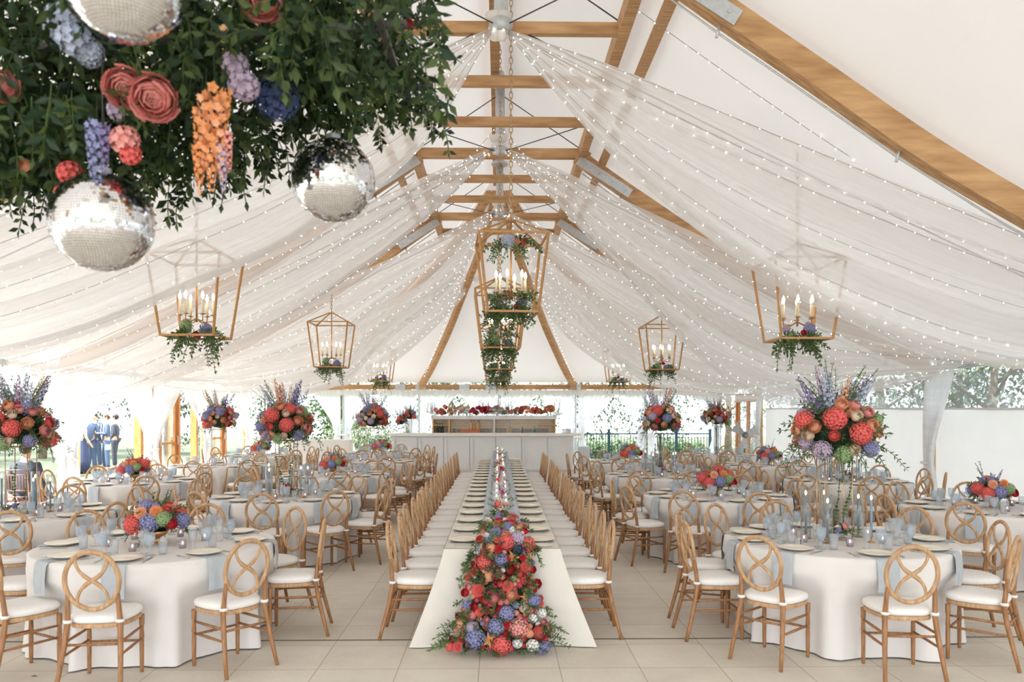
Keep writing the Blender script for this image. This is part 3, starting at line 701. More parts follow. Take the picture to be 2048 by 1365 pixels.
TABLE_PARTS = None
def round_table(key, name, cx, cy, angs, left, tall, seed):
    """one round banquet table with its cloth, chairs and place settings"""
    global TABLE_PARTS
    rnd = random.Random(seed); angs = [R(a) for a in angs]
    lab = f'round banquet table under the white cloth, {name}'
    if TABLE_PARTS is None:
        t = thing('round_table', lab, 'table', (cx, cy, 0), 0, 'round banquet tables')
        ob('tabletop', MB().lathe([(0.9, 0.735), (0.905, 0.745), (0.9, 0.76)], 48).mesh('tabletop', pole_wood, False), t)
        for i in range(4):
            a = PI / 4 + i * PI / 2; ob('leg', MB().tube([(0.62 * math.cos(a), 0.62 * math.sin(a), 0), (0.56 * math.cos(a), 0.56 * math.sin(a), 0.735)], 0.016, 8).mesh('leg', steel_white), t)
        TABLE_PARTS = t
    else: dup(TABLE_PARTS, (cx, cy, 0), 0, lab)
    cl = ob('tablecloth', round_cloth(0.915, angs, seed), None, (cx, cy, 0)); tag(cl, f'off-white floor-length cloth with soft folds on the {name}', 'tablecloth', 'round tablecloths')
    near = cy < 11.5
    for i, a in enumerate(angs):
        w_ = seat_words(a, left); ca, sa = math.cos(a), math.sin(a); rz = a + PI / 2
        rr = 1.06 + rnd.uniform(-0.01, 0.03)
        place_chair(cx + rr * ca, cy + rr * sa, rz + rnd.uniform(-0.07, 0.07), f'oval-back wooden chair, {name}, {w_}', f'chairs at the {name}')
        def at(r, side, z=TZ + 0.001): return (cx + r * ca - side * sa, cy + r * sa + side * ca, z)
        # local +y of an item points to the table centre
        put(NAP_ROUND, 'napkin', at(0.915 - 0.17 + 0.0, 0), rz, f'dusty blue napkin, {name}, {w_}', 'napkin', 'blue napkins on round tables')
        put(PLATE, 'dinner_plate', at(0.735, 0, TZ + 0.004), rz, f'cream dinner plate, {name}, {w_}', 'plate', 'cream plates on round tables')
        put(GOBLET, 'blue_goblet', at(0.55, 0.12), rz, f'pale blue goblet, {name}, {w_}', 'glass', 'blue goblets on round tables')
        put(CLEAR, 'wine_goblet', at(0.47, 0.05), rz, f'clear wine glass, {name}, {w_}', 'glass', 'clear wine glasses on round tables')
        if cy < 14: put(TUMBLER, 'tumbler', at(0.50, 0.20), rz, f'clear fluted tumbler, {name}, {w_}', 'glass', 'clear tumblers on round tables')
        if near:
            put(FORK, 'fork', at(0.74, -0.17), rz, f'silver fork, {name}, {w_}', 'fork', 'forks on round tables')
            put(KNIFE, 'knife', at(0.74, 0.165), rz, f'silver knife, {name}, {w_}', 'knife', 'knives on round tables')
    nv = 6 if cy < 14 else 3
    for i in range(nv):
        a = 2 * PI * i / nv + 0.4
        votive((cx + 0.36 * math.cos(a), cy + 0.36 * math.sin(a), TZ), f'lilac glass votive, {name}, {seat_words(a, left)}', 'votive candles on round tables')

# ================================================================== FLOWERS
def petal(mb, c, d, up, L, W, curl=0.0, mi=0):
    """simple folded petal/leaf from point c along d"""
    d = Vector(d).normalized(); up = Vector(up); s = d.cross(up)
    if s.length < 1e-5: s = d.orthogonal()
    s.normalize(); u = s.cross(d); c = Vector(c)
    m = c + d * L * 0.5 - u * curl * L * 0.25
    tip = c + d * L - u * curl * L
    mb.add([c, m + s * W / 2 + u * W * 0.12, tip, m - s * W / 2 + u * W * 0.12, m - u * W * 0.08], [(0, 1, 4), (1, 2, 4), (2, 3, 4), (3, 0, 4)], mi)
def fib(n, zmin=-1.0):
    out = []; ga = PI * (3 - 5 ** 0.5)
    for i in range(n):
        z = 1 - (1 - zmin) * (i + 0.5) / n; r = math.sqrt(max(0, 1 - z * z)); out.append(Vector((r * math.cos(i * ga), r * math.sin(i * ga), z)))
    return out
FC = {'coral': (228, 104, 98), 'red': (200, 50, 56), 'peach': (244, 170, 136), 'pink': (236, 156, 150), 'blush': (244, 208, 186), 'white': (240, 238, 228), 'blue': (148, 142, 180), 'paleblue': (192, 192, 212),
      'mauve': (192, 166, 188), 'green': (152, 168, 120), 'orange': (232, 152, 100), 'purple': (140, 120, 164), 'navy': (70, 78, 116), 'hotpink': (222, 70, 110)}
def pm(c):
    r, g, b = FC[c]; return mat('petal_' + c, rgb(r, g, b), 0.7, var=0.22, scale=14, trans=0.18, spec=0.15, col2=rgb(min(255, r * 1.09), min(255, g * 1.13 + 6), min(255, b * 1.13 + 6)))
centre_y = mat('flower_centre', rgb(214, 176, 70), 0.8, var=0.2)
BM = {}
def bloom(kind, c):
    if (kind, c) in BM: return BM[(kind, c)]
    mb = MB(); rnd = random.Random(hash(kind) % 1000 if False else len(kind) * 7 + len(c)); mats = [pm(c), leaf_d, centre_y]
    if kind == 'hydrangea':
        mb.ball((0, 0, 0), 0.72, 10, 0)
        for v in fib(100, -0.6):
            v = v * rnd.uniform(0.86, 1.0); t = v.orthogonal().normalized(); b = v.normalized().cross(t); a0 = rnd.uniform(0, PI)
            for k in range(4):
                a = a0 + k * PI / 2; dd = t * math.cos(a) + b * math.sin(a) + v.normalized() * rnd.uniform(0.0, 0.5); petal(mb, v, dd, v, 0.20, 0.19, rnd.uniform(-0.2, 0.3))
    elif kind in ('rose', 'peony'):
        # cabbage of cupped petals, inner ones closed, outer ones opening
        rings = [(0.20, 0.10, 3, .05), (0.32, 0.22, 4, .06), (0.46, 0.40, 5, .08), (0.62, 0.58, 5, .10), (0.78, 0.80, 6, .14), (0.90, 1.05, 7, .18)]
        if kind == 'peony': rings = [(0.25, 0.1, 4, .2), (0.38, 0.3, 5, .2), (0.52, 0.45, 6, .2), (0.66, 0.62, 7, .22), (0.78, 0.8, 7, .22), (0.9, 1.0, 8, .2), (0.98, 1.25, 8, .15)]
        for q, (r0, top, n, flare) in enumerate(rings):
            for k in range(n):
                az = 2 * PI * k / n + q * 0.9 + rnd.uniform(-.1, .1); wdt = 2 * PI / n * 0.78; rj_ = r0 * rnd.uniform(.94, 1.06); V = []
                for i in range(4):
                    t = i / 3; po = lerp(2.1, top * rnd.uniform(.92, 1.08), t)
                    for jj in range(4):
                        w2 = (jj / 3 - 0.5) * 2; a = az + w2 * wdt * (0.55 + 0.45 * math.sin(t * 2.2)); rr = rj_ * (1 + flare * t ** 3 - 0.05 * w2 * (1 if q % 2 else -1)); zz = math.cos(po + 0.16 * w2 * w2 * t)
                        sp_ = math.sin(max(.05, po + 0.16 * w2 * w2 * t)); V.append((rr * sp_ * math.cos(a), rr * sp_ * math.sin(a), rr * zz * 0.8 + 0.12 * (1 - r0)))
                mb.add(V, [(i * 4 + jj, i * 4 + jj + 1, i * 4 + jj + 5, i * 4 + jj + 4) for i in range(3) for jj in range(3)])
    elif kind == 'dahlia':
        mb.ball((0, 0, -0.05), 0.45, 8, 0)
        for i, v in enumerate(fib(80, -0.15)):
            L = 0.45 + 0.2 * (1 - v.z); petal(mb, v * 0.42, (v + Vector((0, 0, 0.15))).normalized(), (0, 0, 1) if abs(v.z) < 0.95 else (1, 0, 0), L, 0.26, 0.15)
    elif kind == 'pompon':
        mb.ball((0, 0, 0), 0.8, 10, 0)
        for v in fib(110, -0.8): petal(mb, v * 0.75, v + v.orthogonal().normalized() * 0.1, v.orthogonal(), 0.28, 0.24, 0.1)
    elif kind == 'anemone':
        for rr in range(2):
            for k in range(6):
                a = 2 * PI * (k + rr * 0.5) / 6; d = Vector((math.cos(a), math.sin(a), 0.35 + 0.3 * rr)); petal(mb, (0, 0, -0.1), d, (0, 0, 1), 1.05 - 0.15 * rr, 0.85, 0.1)
        mb.ball((0, 0, 0.12), 0.2, 8, 2)
    elif kind == 'glory_lily':
        for k in range(6):
            a = 2 * PI * k / 6; d = Vector((math.cos(a), math.sin(a), 0.9)); petal(mb, (0, 0, -0.2), d, (0, 0, 1), 0.9, 0.36, 0.9); 
            d2 = Vector((math.cos(a + .5), math.sin(a + .5), 0.1)); petal(mb, (0, 0, -0.1), d2, (0, 0, 1), 0.8, 0.06, 0.0, 2)
    elif kind == 'stock':
        mb.ball((0, 0, 0), 0.62, 8, 0, (.9, .9, 1.3))
        for v in fib(34, -0.7):
            c0 = Vector((v.x * 0.62, v.y * 0.62, v.z * 0.95))
            for k in range(5):
                a = k * 2 * PI / 5; t = v.orthogonal().normalized(); b = v.cross(t); petal(mb, c0, t * math.cos(a) + b * math.sin(a) + v * 0.5, v, 0.3, 0.26, 0.0)
    elif kind == 'spike':       # tall flower spike, unit height along +Z
        mb.tube([(0, 0, -0.35), (0.01, 0, 0.3), (0, 0.02, 1.0)], [0.012, 0.01, 0.004], 5, 1)
        n = 40
        for i in range(n):
            t = i / n; a = i * 2.4; rr = 0.07 * (1 - t) ** 0.6 + 0.01; sz = 0.056 * (1 - t) ** 0.5 + 0.018; c0 = Vector((rr * math.cos(a), rr * math.sin(a), 0.02 + 0.98 * t)); v = Vector((math.cos(a), math.sin(a), 0.25)).normalized()
            tt = v.orthogonal().normalized(); b = v.cross(tt)
            for k in range(5):
                q = k * 2 * PI / 5; petal(mb, c0, tt * math.cos(q) + b * math.sin(q) + v * 0.4, v, sz, sz * 0.8)
    me = mb.mesh(kind + '_' + c, mats, True); BM[(kind, c)] = me
    return me
def leafy_sprig(mb, p0, d, L, n, ll, droop=0.3, wd=0.42, rnd=random, mi=(0, 1)):
    p = Vector(p0); d = Vector(d).normalized(); pts = [p.copy()]; st = L / n
    for i in range(n):
        d = (d + Vector((rnd.uniform(-.12, .12), rnd.uniform(-.12, .12), rnd.uniform(-.1, .1) - droop / n * 1.6))).normalized(); p = p + d * st; pts.append(p.copy())
        sd = d.orthogonal().normalized(); sd.rotate(Quaternion(d, rnd.uniform(0, 6.28)))
        for s in (-1, 1):
            l_ = ll * rnd.uniform(0.65, 1.15) * (1 - 0.35 * i / n); petal(mb, p, d * 0.55 + sd * s * 0.8, d.cross(sd), l_, l_ * wd, rnd.uniform(0, 0.35), rnd.choice(mi))
    petal(mb, p, d, sd, ll * 0.8, ll * 0.8 * wd, 0.1, mi[0])
    mb.tube(pts, [0.003] * len(pts), 4, mi[0], caps=False)
def orient(v):
    return Vector(v).normalized().to_track_quat('Z', 'Y')
def add_bloom(parent, kind, c, loc, r, d, rnd):
    q = orient(d) @ Quaternion((0, 0, 1), rnd.uniform(0, 6.28))
    nm = {'spike': 'delphinium' if c in ('blue', 'paleblue', 'mauve', 'purple', 'navy') else 'snapdragon', 'stock': 'stock_flower'}.get(kind, kind)
    return ob(nm, bloom(kind, c), parent, loc, q, r)
PAL = [('hydrangea', 'coral', 0.088), ('hydrangea', 'blue', 0.088), ('hydrangea', 'mauve', 0.075), ('hydrangea', 'green', 0.065), ('rose', 'peach', 0.056), ('rose', 'blush', 0.052), ('rose', 'coral', 0.056), ('rose', 'pink', 0.05),
       ('rose', 'peach', 0.06), ('dahlia', 'red', 0.045), ('dahlia', 'peach', 0.052), ('anemone', 'blush', 0.055), ('stock', 'paleblue', 0.06), ('rose', 'blush', 0.055), ('peony', 'pink', 0.06), ('peony', 'coral', 0.065), ('peony', 'peach', 0.06)]
def flower_mound(parent, c, rx, ry, rz_, n, seed, palette=PAL, sc_=1.0, zmin=-0.35, leaves=90, ll=0.06, trail=8, spikes=10, spike_h=0.36, front=True, fill=0.72, zfloor=None, pre=()):
    rnd = random.Random(seed); c = Vector(c); placed = list(pre)
    big = [p for p in palette if p[2] > 0.07]; small = [p for p in palette if p[2] <= 0.07]
    dirs = fib(n, zmin); rnd.shuffle(dirs); bi = 0
    for i, v in enumerate(dirs):
        kind, col_, r = (rnd.choice(big) if (i < n * 0.27 and big) else small[(i * 3 + seed) % len(small)]) if small else rnd.choice(big)
        if i < len(big): kind, col_, r = big[(i + seed) % len(big)]
        r *= sc_ * rnd.uniform(0.85, 1.12); q = c + Vector((v.x * rx, v.y * ry, v.z * rz_)) * rnd.uniform(0.8, 0.97)
        ok = True
        for (pq, pr) in placed:
            if (pq - q).length < (pr + r) * fill: ok = False; break
        if not ok: continue
        placed.append((q, r)); add_bloom(parent, kind, col_, q, r, v + Vector((0, -0.25 if front else 0, 0.1)), rnd)
    mb = MB()
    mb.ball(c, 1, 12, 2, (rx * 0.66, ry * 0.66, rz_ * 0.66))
    for v in fib(leaves, zmin - 0.25):
        q = c + Vector((v.x * rx, v.y * ry, v.z * rz_)) * 0.62
        leafy_sprig(mb, q, v + Vector((rnd.uniform(-.4, .4), rnd.uniform(-.4, .4), rnd.uniform(-.3, .3))), rx * rnd.uniform(0.35, 0.62), 4, ll, 0.25, rnd=rnd)
    for i in range(trail):
        a = 2 * PI * i / max(1, trail) + rnd.uniform(-.3, .3); v = Vector((math.cos(a), math.sin(a), rnd.uniform(-0.45, 0.1)))
        leafy_sprig(mb, c + Vector((v.x * rx, v.y * ry, -rz_ * 0.4)) * 1 * 0.7 + Vector((0, 0, 0)), v, rx * rnd.uniform(0.7, 1.15), 9, ll * 0.85, 0.9, 0.3, rnd=rnd)
    for i in range(max(3, spikes)):
        a = rnd.uniform(0, 6.28); v = Vector((math.cos(a) * 0.5, math.sin(a) * 0.5, 1)); leafy_sprig(mb, c + v * rz_ * 0.5, v, rx * rnd.uniform(0.8, 1.4), 9, ll * 0.7, 0.1, 0.32, rnd=rnd)
    if zfloor is not None: mb.v = [(a_, b_, max(zfloor, c_)) for a_, b_, c_ in mb.v]
    if leaves: f = ob('foliage', mb.mesh('foliage', [leaf_a, leaf_b, leaf_d]), parent); f['kind'] = 'stuff'
    for i in range(spikes):
        a = 2 * PI * i / spikes + rnd.uniform(-.3, .3); tl = rnd.uniform(0.15, 0.75); v = Vector((math.cos(a) * tl, math.sin(a) * tl * 0.7, 1)).normalized()
        col_ = rnd.choice(['paleblue', 'mauve', 'mauve', 'peach', 'paleblue', 'paleblue', 'purple', 'blush'])
        add_bloom(parent, 'spike', col_, c + Vector((v.x * rx, v.y * ry, v.z * rz_)) * 0.75, spike_h * rnd.uniform(0.65, 1.1), v, rnd)

def tall_centrepiece(x, y, label, seed, rx=0.34, glass_col=False, h=1.47, big=True):
    t = thing('tall_floral_centrepiece', label, 'flower arrangement', (x, y, TZ), 0, 'tall floral centrepieces')
    hh = h - TZ; st = MB()
    if not glass_col:
        for sx in (-1, 1):
            for sy in (-1, 1): st.tube([(sx * 0.115, sy * 0.085, 0), (sx * 0.115, sy * 0.085, hh)], 0.0045, 6)
        for z in (0.006, hh): st.tube([(-0.115, -0.085, z), (0.115, -0.085, z), (0.115, 0.085, z), (-0.115, 0.085, z)], 0.0045, 6, closed=True)
        st.box((0, 0, hh - 0.004), (0.235, 0.175, 0.008))
        ob('rod_stand', st.mesh('rod_stand', stand_gold), t)
    else:
        ob('glass_column', MB().lathe([(0.001, 0), (0.06, 0.0), (0.06, hh), (0.056, hh), (0.056, 0.01), (0.001, 0.01)], 20).mesh('glass_column', thin_glass), t)
        sm = MB()
        for k in range(7): sm.tube([(0.03 * math.cos(k), 0.03 * math.sin(k), 0.02), (0.02 * math.cos(k + 2), 0.02 * math.sin(k + 2), hh)], 0.004, 5)
        ob('flower_stem', sm.mesh('flower_stem', leaf_b), t)
    pre = []; rp = random.Random(seed)
    if big:   # the blooms that face the camera
        for kd, c_, bx, bz, br in (('hydrangea', 'coral', -0.11, 0.12, 0.095), ('hydrangea', 'coral', 0.08, 0.0, 0.09), ('hydrangea', 'mauve', -0.19, -0.14, 0.08), ('hydrangea', 'green', -0.04, -0.17, 0.07), ('rose', 'peach', -0.03, 0.23, 0.06), ('rose', 'blush', 0.06, 0.14, 0.052), ('peony', 'peach', 0.2, 0.05, 0.06), ('rose', 'coral', -0.13, -0.02, 0.05), ('rose', 'blush', 0.04, -0.13, 0.05), ('hydrangea', 'blue', 0.2, -0.13, 0.07), ('rose', 'pink', 0.2, 0.17, 0.052)):
            q = Vector((bx, -math.sqrt(max(0.01, (rx * 0.93) ** 2 - bx * bx - bz * bz * 1.2)), hh + 0.2 + bz)); pre.append((q, br)); add_bloom(t, kd, c_, q, br, (bx * 2, -1, bz * 2 + 0.1), rp)
    flower_mound(t, (0, 0, hh + 0.20), rx, rx * 0.95, 0.27, 64 if big else 44, seed, pre=pre, leaves=80 if big else 46, spikes=14 if big else 9, spike_h=0.38, zmin=-0.5, trail=9)
    # climbing stems at the foot
    return t
def base_garden(x, y, name, seed):
    """small flowers round the foot of a tall stand"""
    t = thing('bud_arrangement', f'small posy with climbing stems, {name}', 'flower arrangement', (x, y - 0.02, TZ), 0, 'posies under the tall stands')
    rnd = random.Random(seed); mb = MB(); ob('bowl', MB().lathe([(0.03, 0), (0.055, 0.03), (0.06, 0.06), (0.056, 0.06), (0.03, 0.012)], 16).mesh('bowl', clear_glass), t)
    for i in range(9):
        a = rnd.uniform(0, 6.28); leafy_sprig(mb, (0.02 * math.cos(a), 0.02 * math.sin(a), 0.05), (math.cos(a), math.sin(a), 0.6), 0.14, 4, 0.05, 0.5, rnd=rnd)
    for s in (-1, 1): leafy_sprig(mb, (s * 0.03, 0, 0.05), (s * 0.08, 0, 1), 0.46, 14, 0.036, 0.0, 0.8, rnd=rnd, mi=(0, 0))
    f = ob('foliage', mb.mesh('foliage', [leaf_a, leaf_b]), t); f['kind'] = 'stuff'
    for i, (k, c) in enumerate([('dahlia', 'red'), ('rose', 'red'), ('anemone', 'blush'), ('stock', 'blue'), ('rose', 'pink')]):
        a = i * 1.3 + 0.5; add_bloom(t, k, c, (0.06 * math.cos(a), 0.06 * math.sin(a), 0.09 + 0.03 * (i % 3)), 0.032, (math.cos(a), math.sin(a) - 0.3, 0.7), rnd)
def tapers(x, y, name, seed):
    rnd = random.Random(seed)
    for i, (dx, dy) in enumerate([(-0.16, -0.2), (0.22, -0.16), (-0.24, 0.06), (0.24, 0.12), (0.0, 0.26)]):
        hgt = 0.27 + 0.02 * (i % 3); w_ = ['near side', 'near side towards the right', 'left side', 'right side', 'bar side'][i]
        t = thing('taper_candle', f'blue taper candle, {name}, {w_}', 'candle', (x + dx, y + dy, TZ), 0, 'blue taper candles on round tables')
        ob('candlestick', MB().lathe([(0.032, 0), (0.032, 0.004), (0.006, 0.012), (0.006, 0.035), (0.013, 0.045), (0.013, 0.055)], 12).mesh('candlestick', gold), t)
        ob('taper', MB().lathe([(0.010, 0.05), (0.009, 0.05 + hgt), (0.002, 0.055 + hgt)], 10).mesh('taper', blue_wax), t)
        ob('flame', MB().ball((0, 0, 0.08 + hgt), 0.009, 8, sq=(1, 1, 2.2)).mesh('flame', flame_m), t)
        if i != 1: ob('glass_chimney', MB().lathe([(0.042, 0.0), (0.042, 0.13 + hgt), (0.040, 0.13 + hgt), (0.040, 0.0)], 18).mesh('glass_chimney', thin_glass), t)
LOWPAL = [('hydrangea', 'coral', 0.075), ('hydrangea', 'blue', 0.075), ('hydrangea', 'green', 0.07), ('rose', 'peach', 0.05), ('rose', 'red', 0.042), ('dahlia', 'orange', 0.055), ('rose', 'coral', 0.05), ('dahlia', 'coral', 0.052), ('rose', 'pink', 0.045), ('stock', 'blue', 0.045)]
def low_centrepiece(x, y, label, seed, r=0.2):
    t = thing('low_floral_centrepiece', label, 'flower arrangement', (x, y, TZ), 0, 'low floral centrepieces')
    ob('compote_bowl', MB().lathe([(0.05, 0), (0.05, 0.008), (0.015, 0.02), (0.02, 0.05), (0.07, 0.075), (0.085, 0.11), (0.08, 0.11), (0.06, 0.08)], 18).mesh('compote_bowl', gold), t)
    rn = random.Random(seed)
    for k_, (kd, c_, bx, bz, br) in enumerate([('hydrangea', 'coral', -0.13, 0.17, 0.075), ('hydrangea', 'blue', 0.0, 0.19, 0.08), ('hydrangea', 'green', 0.11, 0.22, 0.065), ('rose', 'red', 0.17, 0.18, 0.05), ('dahlia', 'peach', -0.07, 0.27, 0.055), ('dahlia', 'orange', 0.05, 0.28, 0.055)]): add_bloom(t, kd, c_, (bx, -0.15, bz), br, (bx * 2, -1, 0.35), rn)
    flower_mound(t, (0, 0.02, 0.19), r, r * 0.8, r * 0.62, 40, seed, LOWPAL, pre=[(Vector((q_, -0.15, 0.2)), 0.075) for q_ in (-0.13, 0.0, 0.11)] + [(Vector((0.17, -.15, .18)), .05), (Vector((-.07, -.15, .27)), .05), (Vector((.05, -.15, .28)), .05)], leaves=40, ll=0.045, trail=4, spikes=2, spike_h=0.16, zmin=-0.2, zfloor=0.006)
    return t
# ================================================================== LAYOUT: ROUND TABLES
def ring(a0, n): return [a0 + 360 / n * i for i in range(n)]
TABLES = [
    ('L1', 'front left table', -2.79, 6.60, [-85, -41, 8, 49, 93, 140, 185, 237], True, False),
    ('M1', 'tall-flower table at the left edge', -5.05, 8.55, ring(-63, 9), True, True),
    ('L2', 'second left aisle table', -2.68, 10.16, ring(-87, 10), True, True),
    ('M2', 'second outer left table', -5.55, 12.3, ring(-100, 9), True, False),
    ('L3', 'third left aisle table', -2.76, 13.45, ring(-75, 10), True, False),
    ('M3', 'third outer left table', -5.45, 15.7, ring(-90, 9), True, True),
    ('L4', 'fourth left aisle table', -2.62, 16.7, ring(-70, 10), True, True),
    ('M4', 'last outer left table', -5.6, 19.0, ring(-80, 9), True, False),
    ('L5', 'last left aisle table', -2.9, 19.9, ring(-85, 9), True, False),
    ('R1', 'front right table', 2.86, 6.72, [-137, -91, -46, -6, 36, 92, 124, 155, 186], False, True),
    ('S1', 'outer right table nearest the wall', 5.5, 8.85, ring(-131, 9), False, False),
    ('R2', 'second right aisle table', 2.78, 10.16, ring(-157, 10), False, False),
    ('S2', 'second outer right table', 5.35, 12.2, ring(-100, 10), False, True),
    ('R3', 'third right aisle table', 2.70, 13.3, ring(-80, 10), False, True),
    ('S3', 'third outer right table', 5.33, 15.7, ring(-85, 9), False, False),
    ('R4', 'fourth right aisle table', 2.76, 16.6, ring(-72, 10), False, False),
    ('S4', 'last outer right table', 5.2, 19.0, ring(-95, 9), False, True),
]
TALLLAB = {'M1': 'tall lavender and coral arrangement cut by the left edge, on thin gold rods', 'L2': 'tall peach, coral and blue arrangement on gold rods, second left aisle table',
           'M3': 'tall pink and blue arrangement, smaller, beyond the wooden doors, third outer left table', 'L4': 'tall peach and coral arrangement before the left end of the bar',
           'R1': 'largest tall coral, peach and lavender arrangement on gold rods, front right table', 'S2': 'tall arrangement mostly hidden behind the front right flowers',
           'R3': 'tall coral and white arrangement before the dark railing, third right aisle table', 'S4': 'tall pink arrangement on a clear glass column beside the big fan'}
LOWLAB = {'L1': 'low coral, violet and green bowl of flowers on the front left table', 'M2': 'low red and blue bowl of flowers before the wooden doors', 'L3': 'low peach and red bowl of flowers on the third left aisle table',
          'M4': 'tiny low bowl of flowers on the last outer left table', 'L5': 'tiny low bowl of flowers on the last left aisle table', 'S1': 'low orange and blue bowl of flowers near the right edge',
          'R2': 'low coral bowl of flowers on the second right aisle table', 'S3': 'low pink and blue bowl of flowers left of the biggest arrangement', 'R4': 'low red bowl of flowers before the green railing'}
for i, (key, name, cx, cy, angs, left, tall) in enumerate(TABLES):
    round_table(key, name, cx, cy, angs, left, tall, 100 + i)
    if tall:
        tall_centrepiece(cx if key != 'R1' else cx - 0.02, cy, TALLLAB[key], 11 * i + 3, rx=0.33 if key != 'R1' else 0.355, glass_col=key in ('S4', 'R3'), big=cy < 11)
        if cy < 14: base_garden(cx, cy, name, i); tapers(cx, cy, name, i)
    else: low_centrepiece(cx, cy, LOWLAB[key], 17 * i + 5, r=0.22 if key in ('L1', 'R2') else 0.2)

tn = thing('table_number', 'small clear table number reading 1 on the front right table', 'table number', (X(1601, 6.42), 6.42, TZ), R(-8), None)
ob('acrylic_block', MB().box((0, 0, 0.03), (0.045, 0.012, 0.06)).mesh('acrylic_block', clear_glass, False), tn)
nm_ = MB().box((0, -0.0072, 0.03), (0.005, 0.0012, 0.036)).box((0, -0.0072, 0.0135), (0.016, 0.0013, 0.003)).beam((0.001, -0.0072, 0.047), (-0.007, -0.0072, 0.040), 0.0014, 0.004, up=(0, 0, 1))
ob('numeral', nm_.mesh('numeral', mat('black_ink', rgb(24, 24, 26), 0.6), False), tn)

# ================================================================== LONG TABLE
TX0, TX1, TY0, TY1 = -0.43, 0.485, 6.33, 17.55; TCX = (TX0 + TX1) / 2
t = thing('banquet_table', 'very long banquet table under the linen cloth down the middle', 'table', (0, 0, 0))
ob('tabletop', MB().box((TCX, (TY0 + TY1) / 2, 0.745), (TX1 - TX0 - 0.03, TY1 - TY0 - 0.03, 0.03)).mesh('tabletop', pole_wood, False), t)
for yy in (6.7, 9.4, 12.1, 14.8, 17.2):
    for xx in (-0.25, 0.3): ob('leg', MB().tube([(xx, yy, 0), (xx, yy, 0.73)], 0.02, 8).mesh('leg', steel_white), t)
def long_cloth():
    mb = MB(); per = []
    nx, ny = 26, 260
    for i in range(nx): per.append((lerp(TX0, TX1, i / nx), TY0, 0, -1))
    for i in range(ny): per.append((TX1, lerp(TY0, TY1, i / ny), 1, 0))
    for i in range(nx): per.append((lerp(TX1, TX0, i / nx), TY1, 0, 1))
    for i in range(ny): per.append((TX0, lerp(TY1, TY0, i / ny), -1, 0))
    n = len(per); V = []; Fc = []; rows = 16
    cs = [(TX0, TY0), (TX1, TY0), (TX1, TY1), (TX0, TY1)]
    for j in range(rows + 1):
        t = j / rows; z = TZ - 0.003 if j == 0 else lerp(TZ - 0.008, 0.008, (j - 1) / (rows - 1)); t = max(0, (TZ - z) / TZ)
        for k, (x, y, a, b) in enumerate(per):
            ox = a * 0.004; oy = b * 0.004
            if j:
                dmin, cc = min((math.hypot(x - c[0], y - c[1]), c) for c in cs)
                fl = math.exp(-(dmin / 0.16) ** 2) * t ** 1.15
                sx = -1 if cc[0] < TCX else 1; sy = -1 if cc[1] < 10 else 1
                ox += sx * 0.27 * fl; oy += sy * 0.10 * fl
                valley = math.exp(-((dmin - 0.24) / 0.07) ** 2) * t * 0.035
                f = t * (0.010 * math.sin((y if a else x) * 21 + 1.0) + 0.006 * math.sin((y if a else x) * 47)) - valley
                side = 0.0
                if a and dmin > 0.25: side = -0.045 * max(0, min(1, (0.70 - z) / 0.2))
                ox += a * (f + side); oy += b * f * 1.2
            V.append((x + ox, y + oy, z))
    for j in range(rows):
        for k in range(n): k2 = (k + 1) % n; Fc.append((j * n + k, (j + 1) * n + k, (j + 1) * n + k2, j * n + k2))
    mb.add(V, Fc)
    mb.add([(TX0, TY0, TZ), (TX1, TY0, TZ), (TX1, TY1, TZ), (TX0, TY1, TZ)], [(0, 1, 2, 3)])
    return mb.mesh('tablecloth', linen_long, 'auto')
tag(ob('tablecloth', long_cloth()), 'natural linen cloth flaring at the front corners of the long table', 'tablecloth')
for i in range(19):
    y = 6.66 + 0.578 * i; rj = random.Random(i)
    for s, sn in ((-1, 'left'), (1, 'right')):
        sx = TX0 if s < 0 else TX1; w_ = f'{ordw[i]} from the front, {sn} side'
        place_chair(sx + s * 0.205 + s * rj.uniform(-0.0, 0.03), y + rj.uniform(-0.015, 0.015), R(-90 if s < 0 else 90) + rj.uniform(-0.05, 0.05), f'oval-back wooden chair at the long table, {w_}', f'chairs on the {sn} side of the long table')
        rz = R(-90 if s < 0 else 90); e = f'on the long table, {w_}'; G = 'long table settings: '
        put(NAP_FLAT, 'napkin', (sx - s * 0.17, y, TZ + 0.001), rz, f'blue folded napkin {e}', 'napkin', 'napkins on the long table')
        put(PLATE, 'dinner_plate', (sx - s * 0.152, y, TZ + 0.006), rz, f'cream dinner plate {e}', 'plate', 'plates on the long table')
        put(GOBLET, 'blue_goblet', (sx - s * 0.325, y + 0.12, TZ + 0.001), rz, f'pale blue goblet {e}', 'glass', 'blue goblets on the long table')
        put(CLEAR, 'wine_goblet', (sx - s * 0.345, y + 0.02, TZ + 0.001), rz, f'clear wine glass {e}', 'glass', 'wine glasses on the long table')
        put(FLUTE, 'champagne_flute', (sx - s * 0.325, y - 0.07, TZ + 0.001), rz, f'clear flute {e}', 'glass', 'flutes on the long table')
        if i < 8:
            put(FORK, 'fork', (sx - s * 0.165, y + s * 0.165, TZ + 0.002), rz, f'silver fork {e}', 'fork', 'forks on the long table')
            put(KNIFE, 'knife', (sx - s * 0.165, y - s * 0.165, TZ + 0.002), rz, f'silver knife {e}', 'knife', 'knives on the long table')
put(SMALL_PLATE, 'bread_plate', (TX1 - 0.13, TY0 + 0.09, TZ + 0.002), 0, 'small bread plate on the front right corner of the long table', 'plate', None)
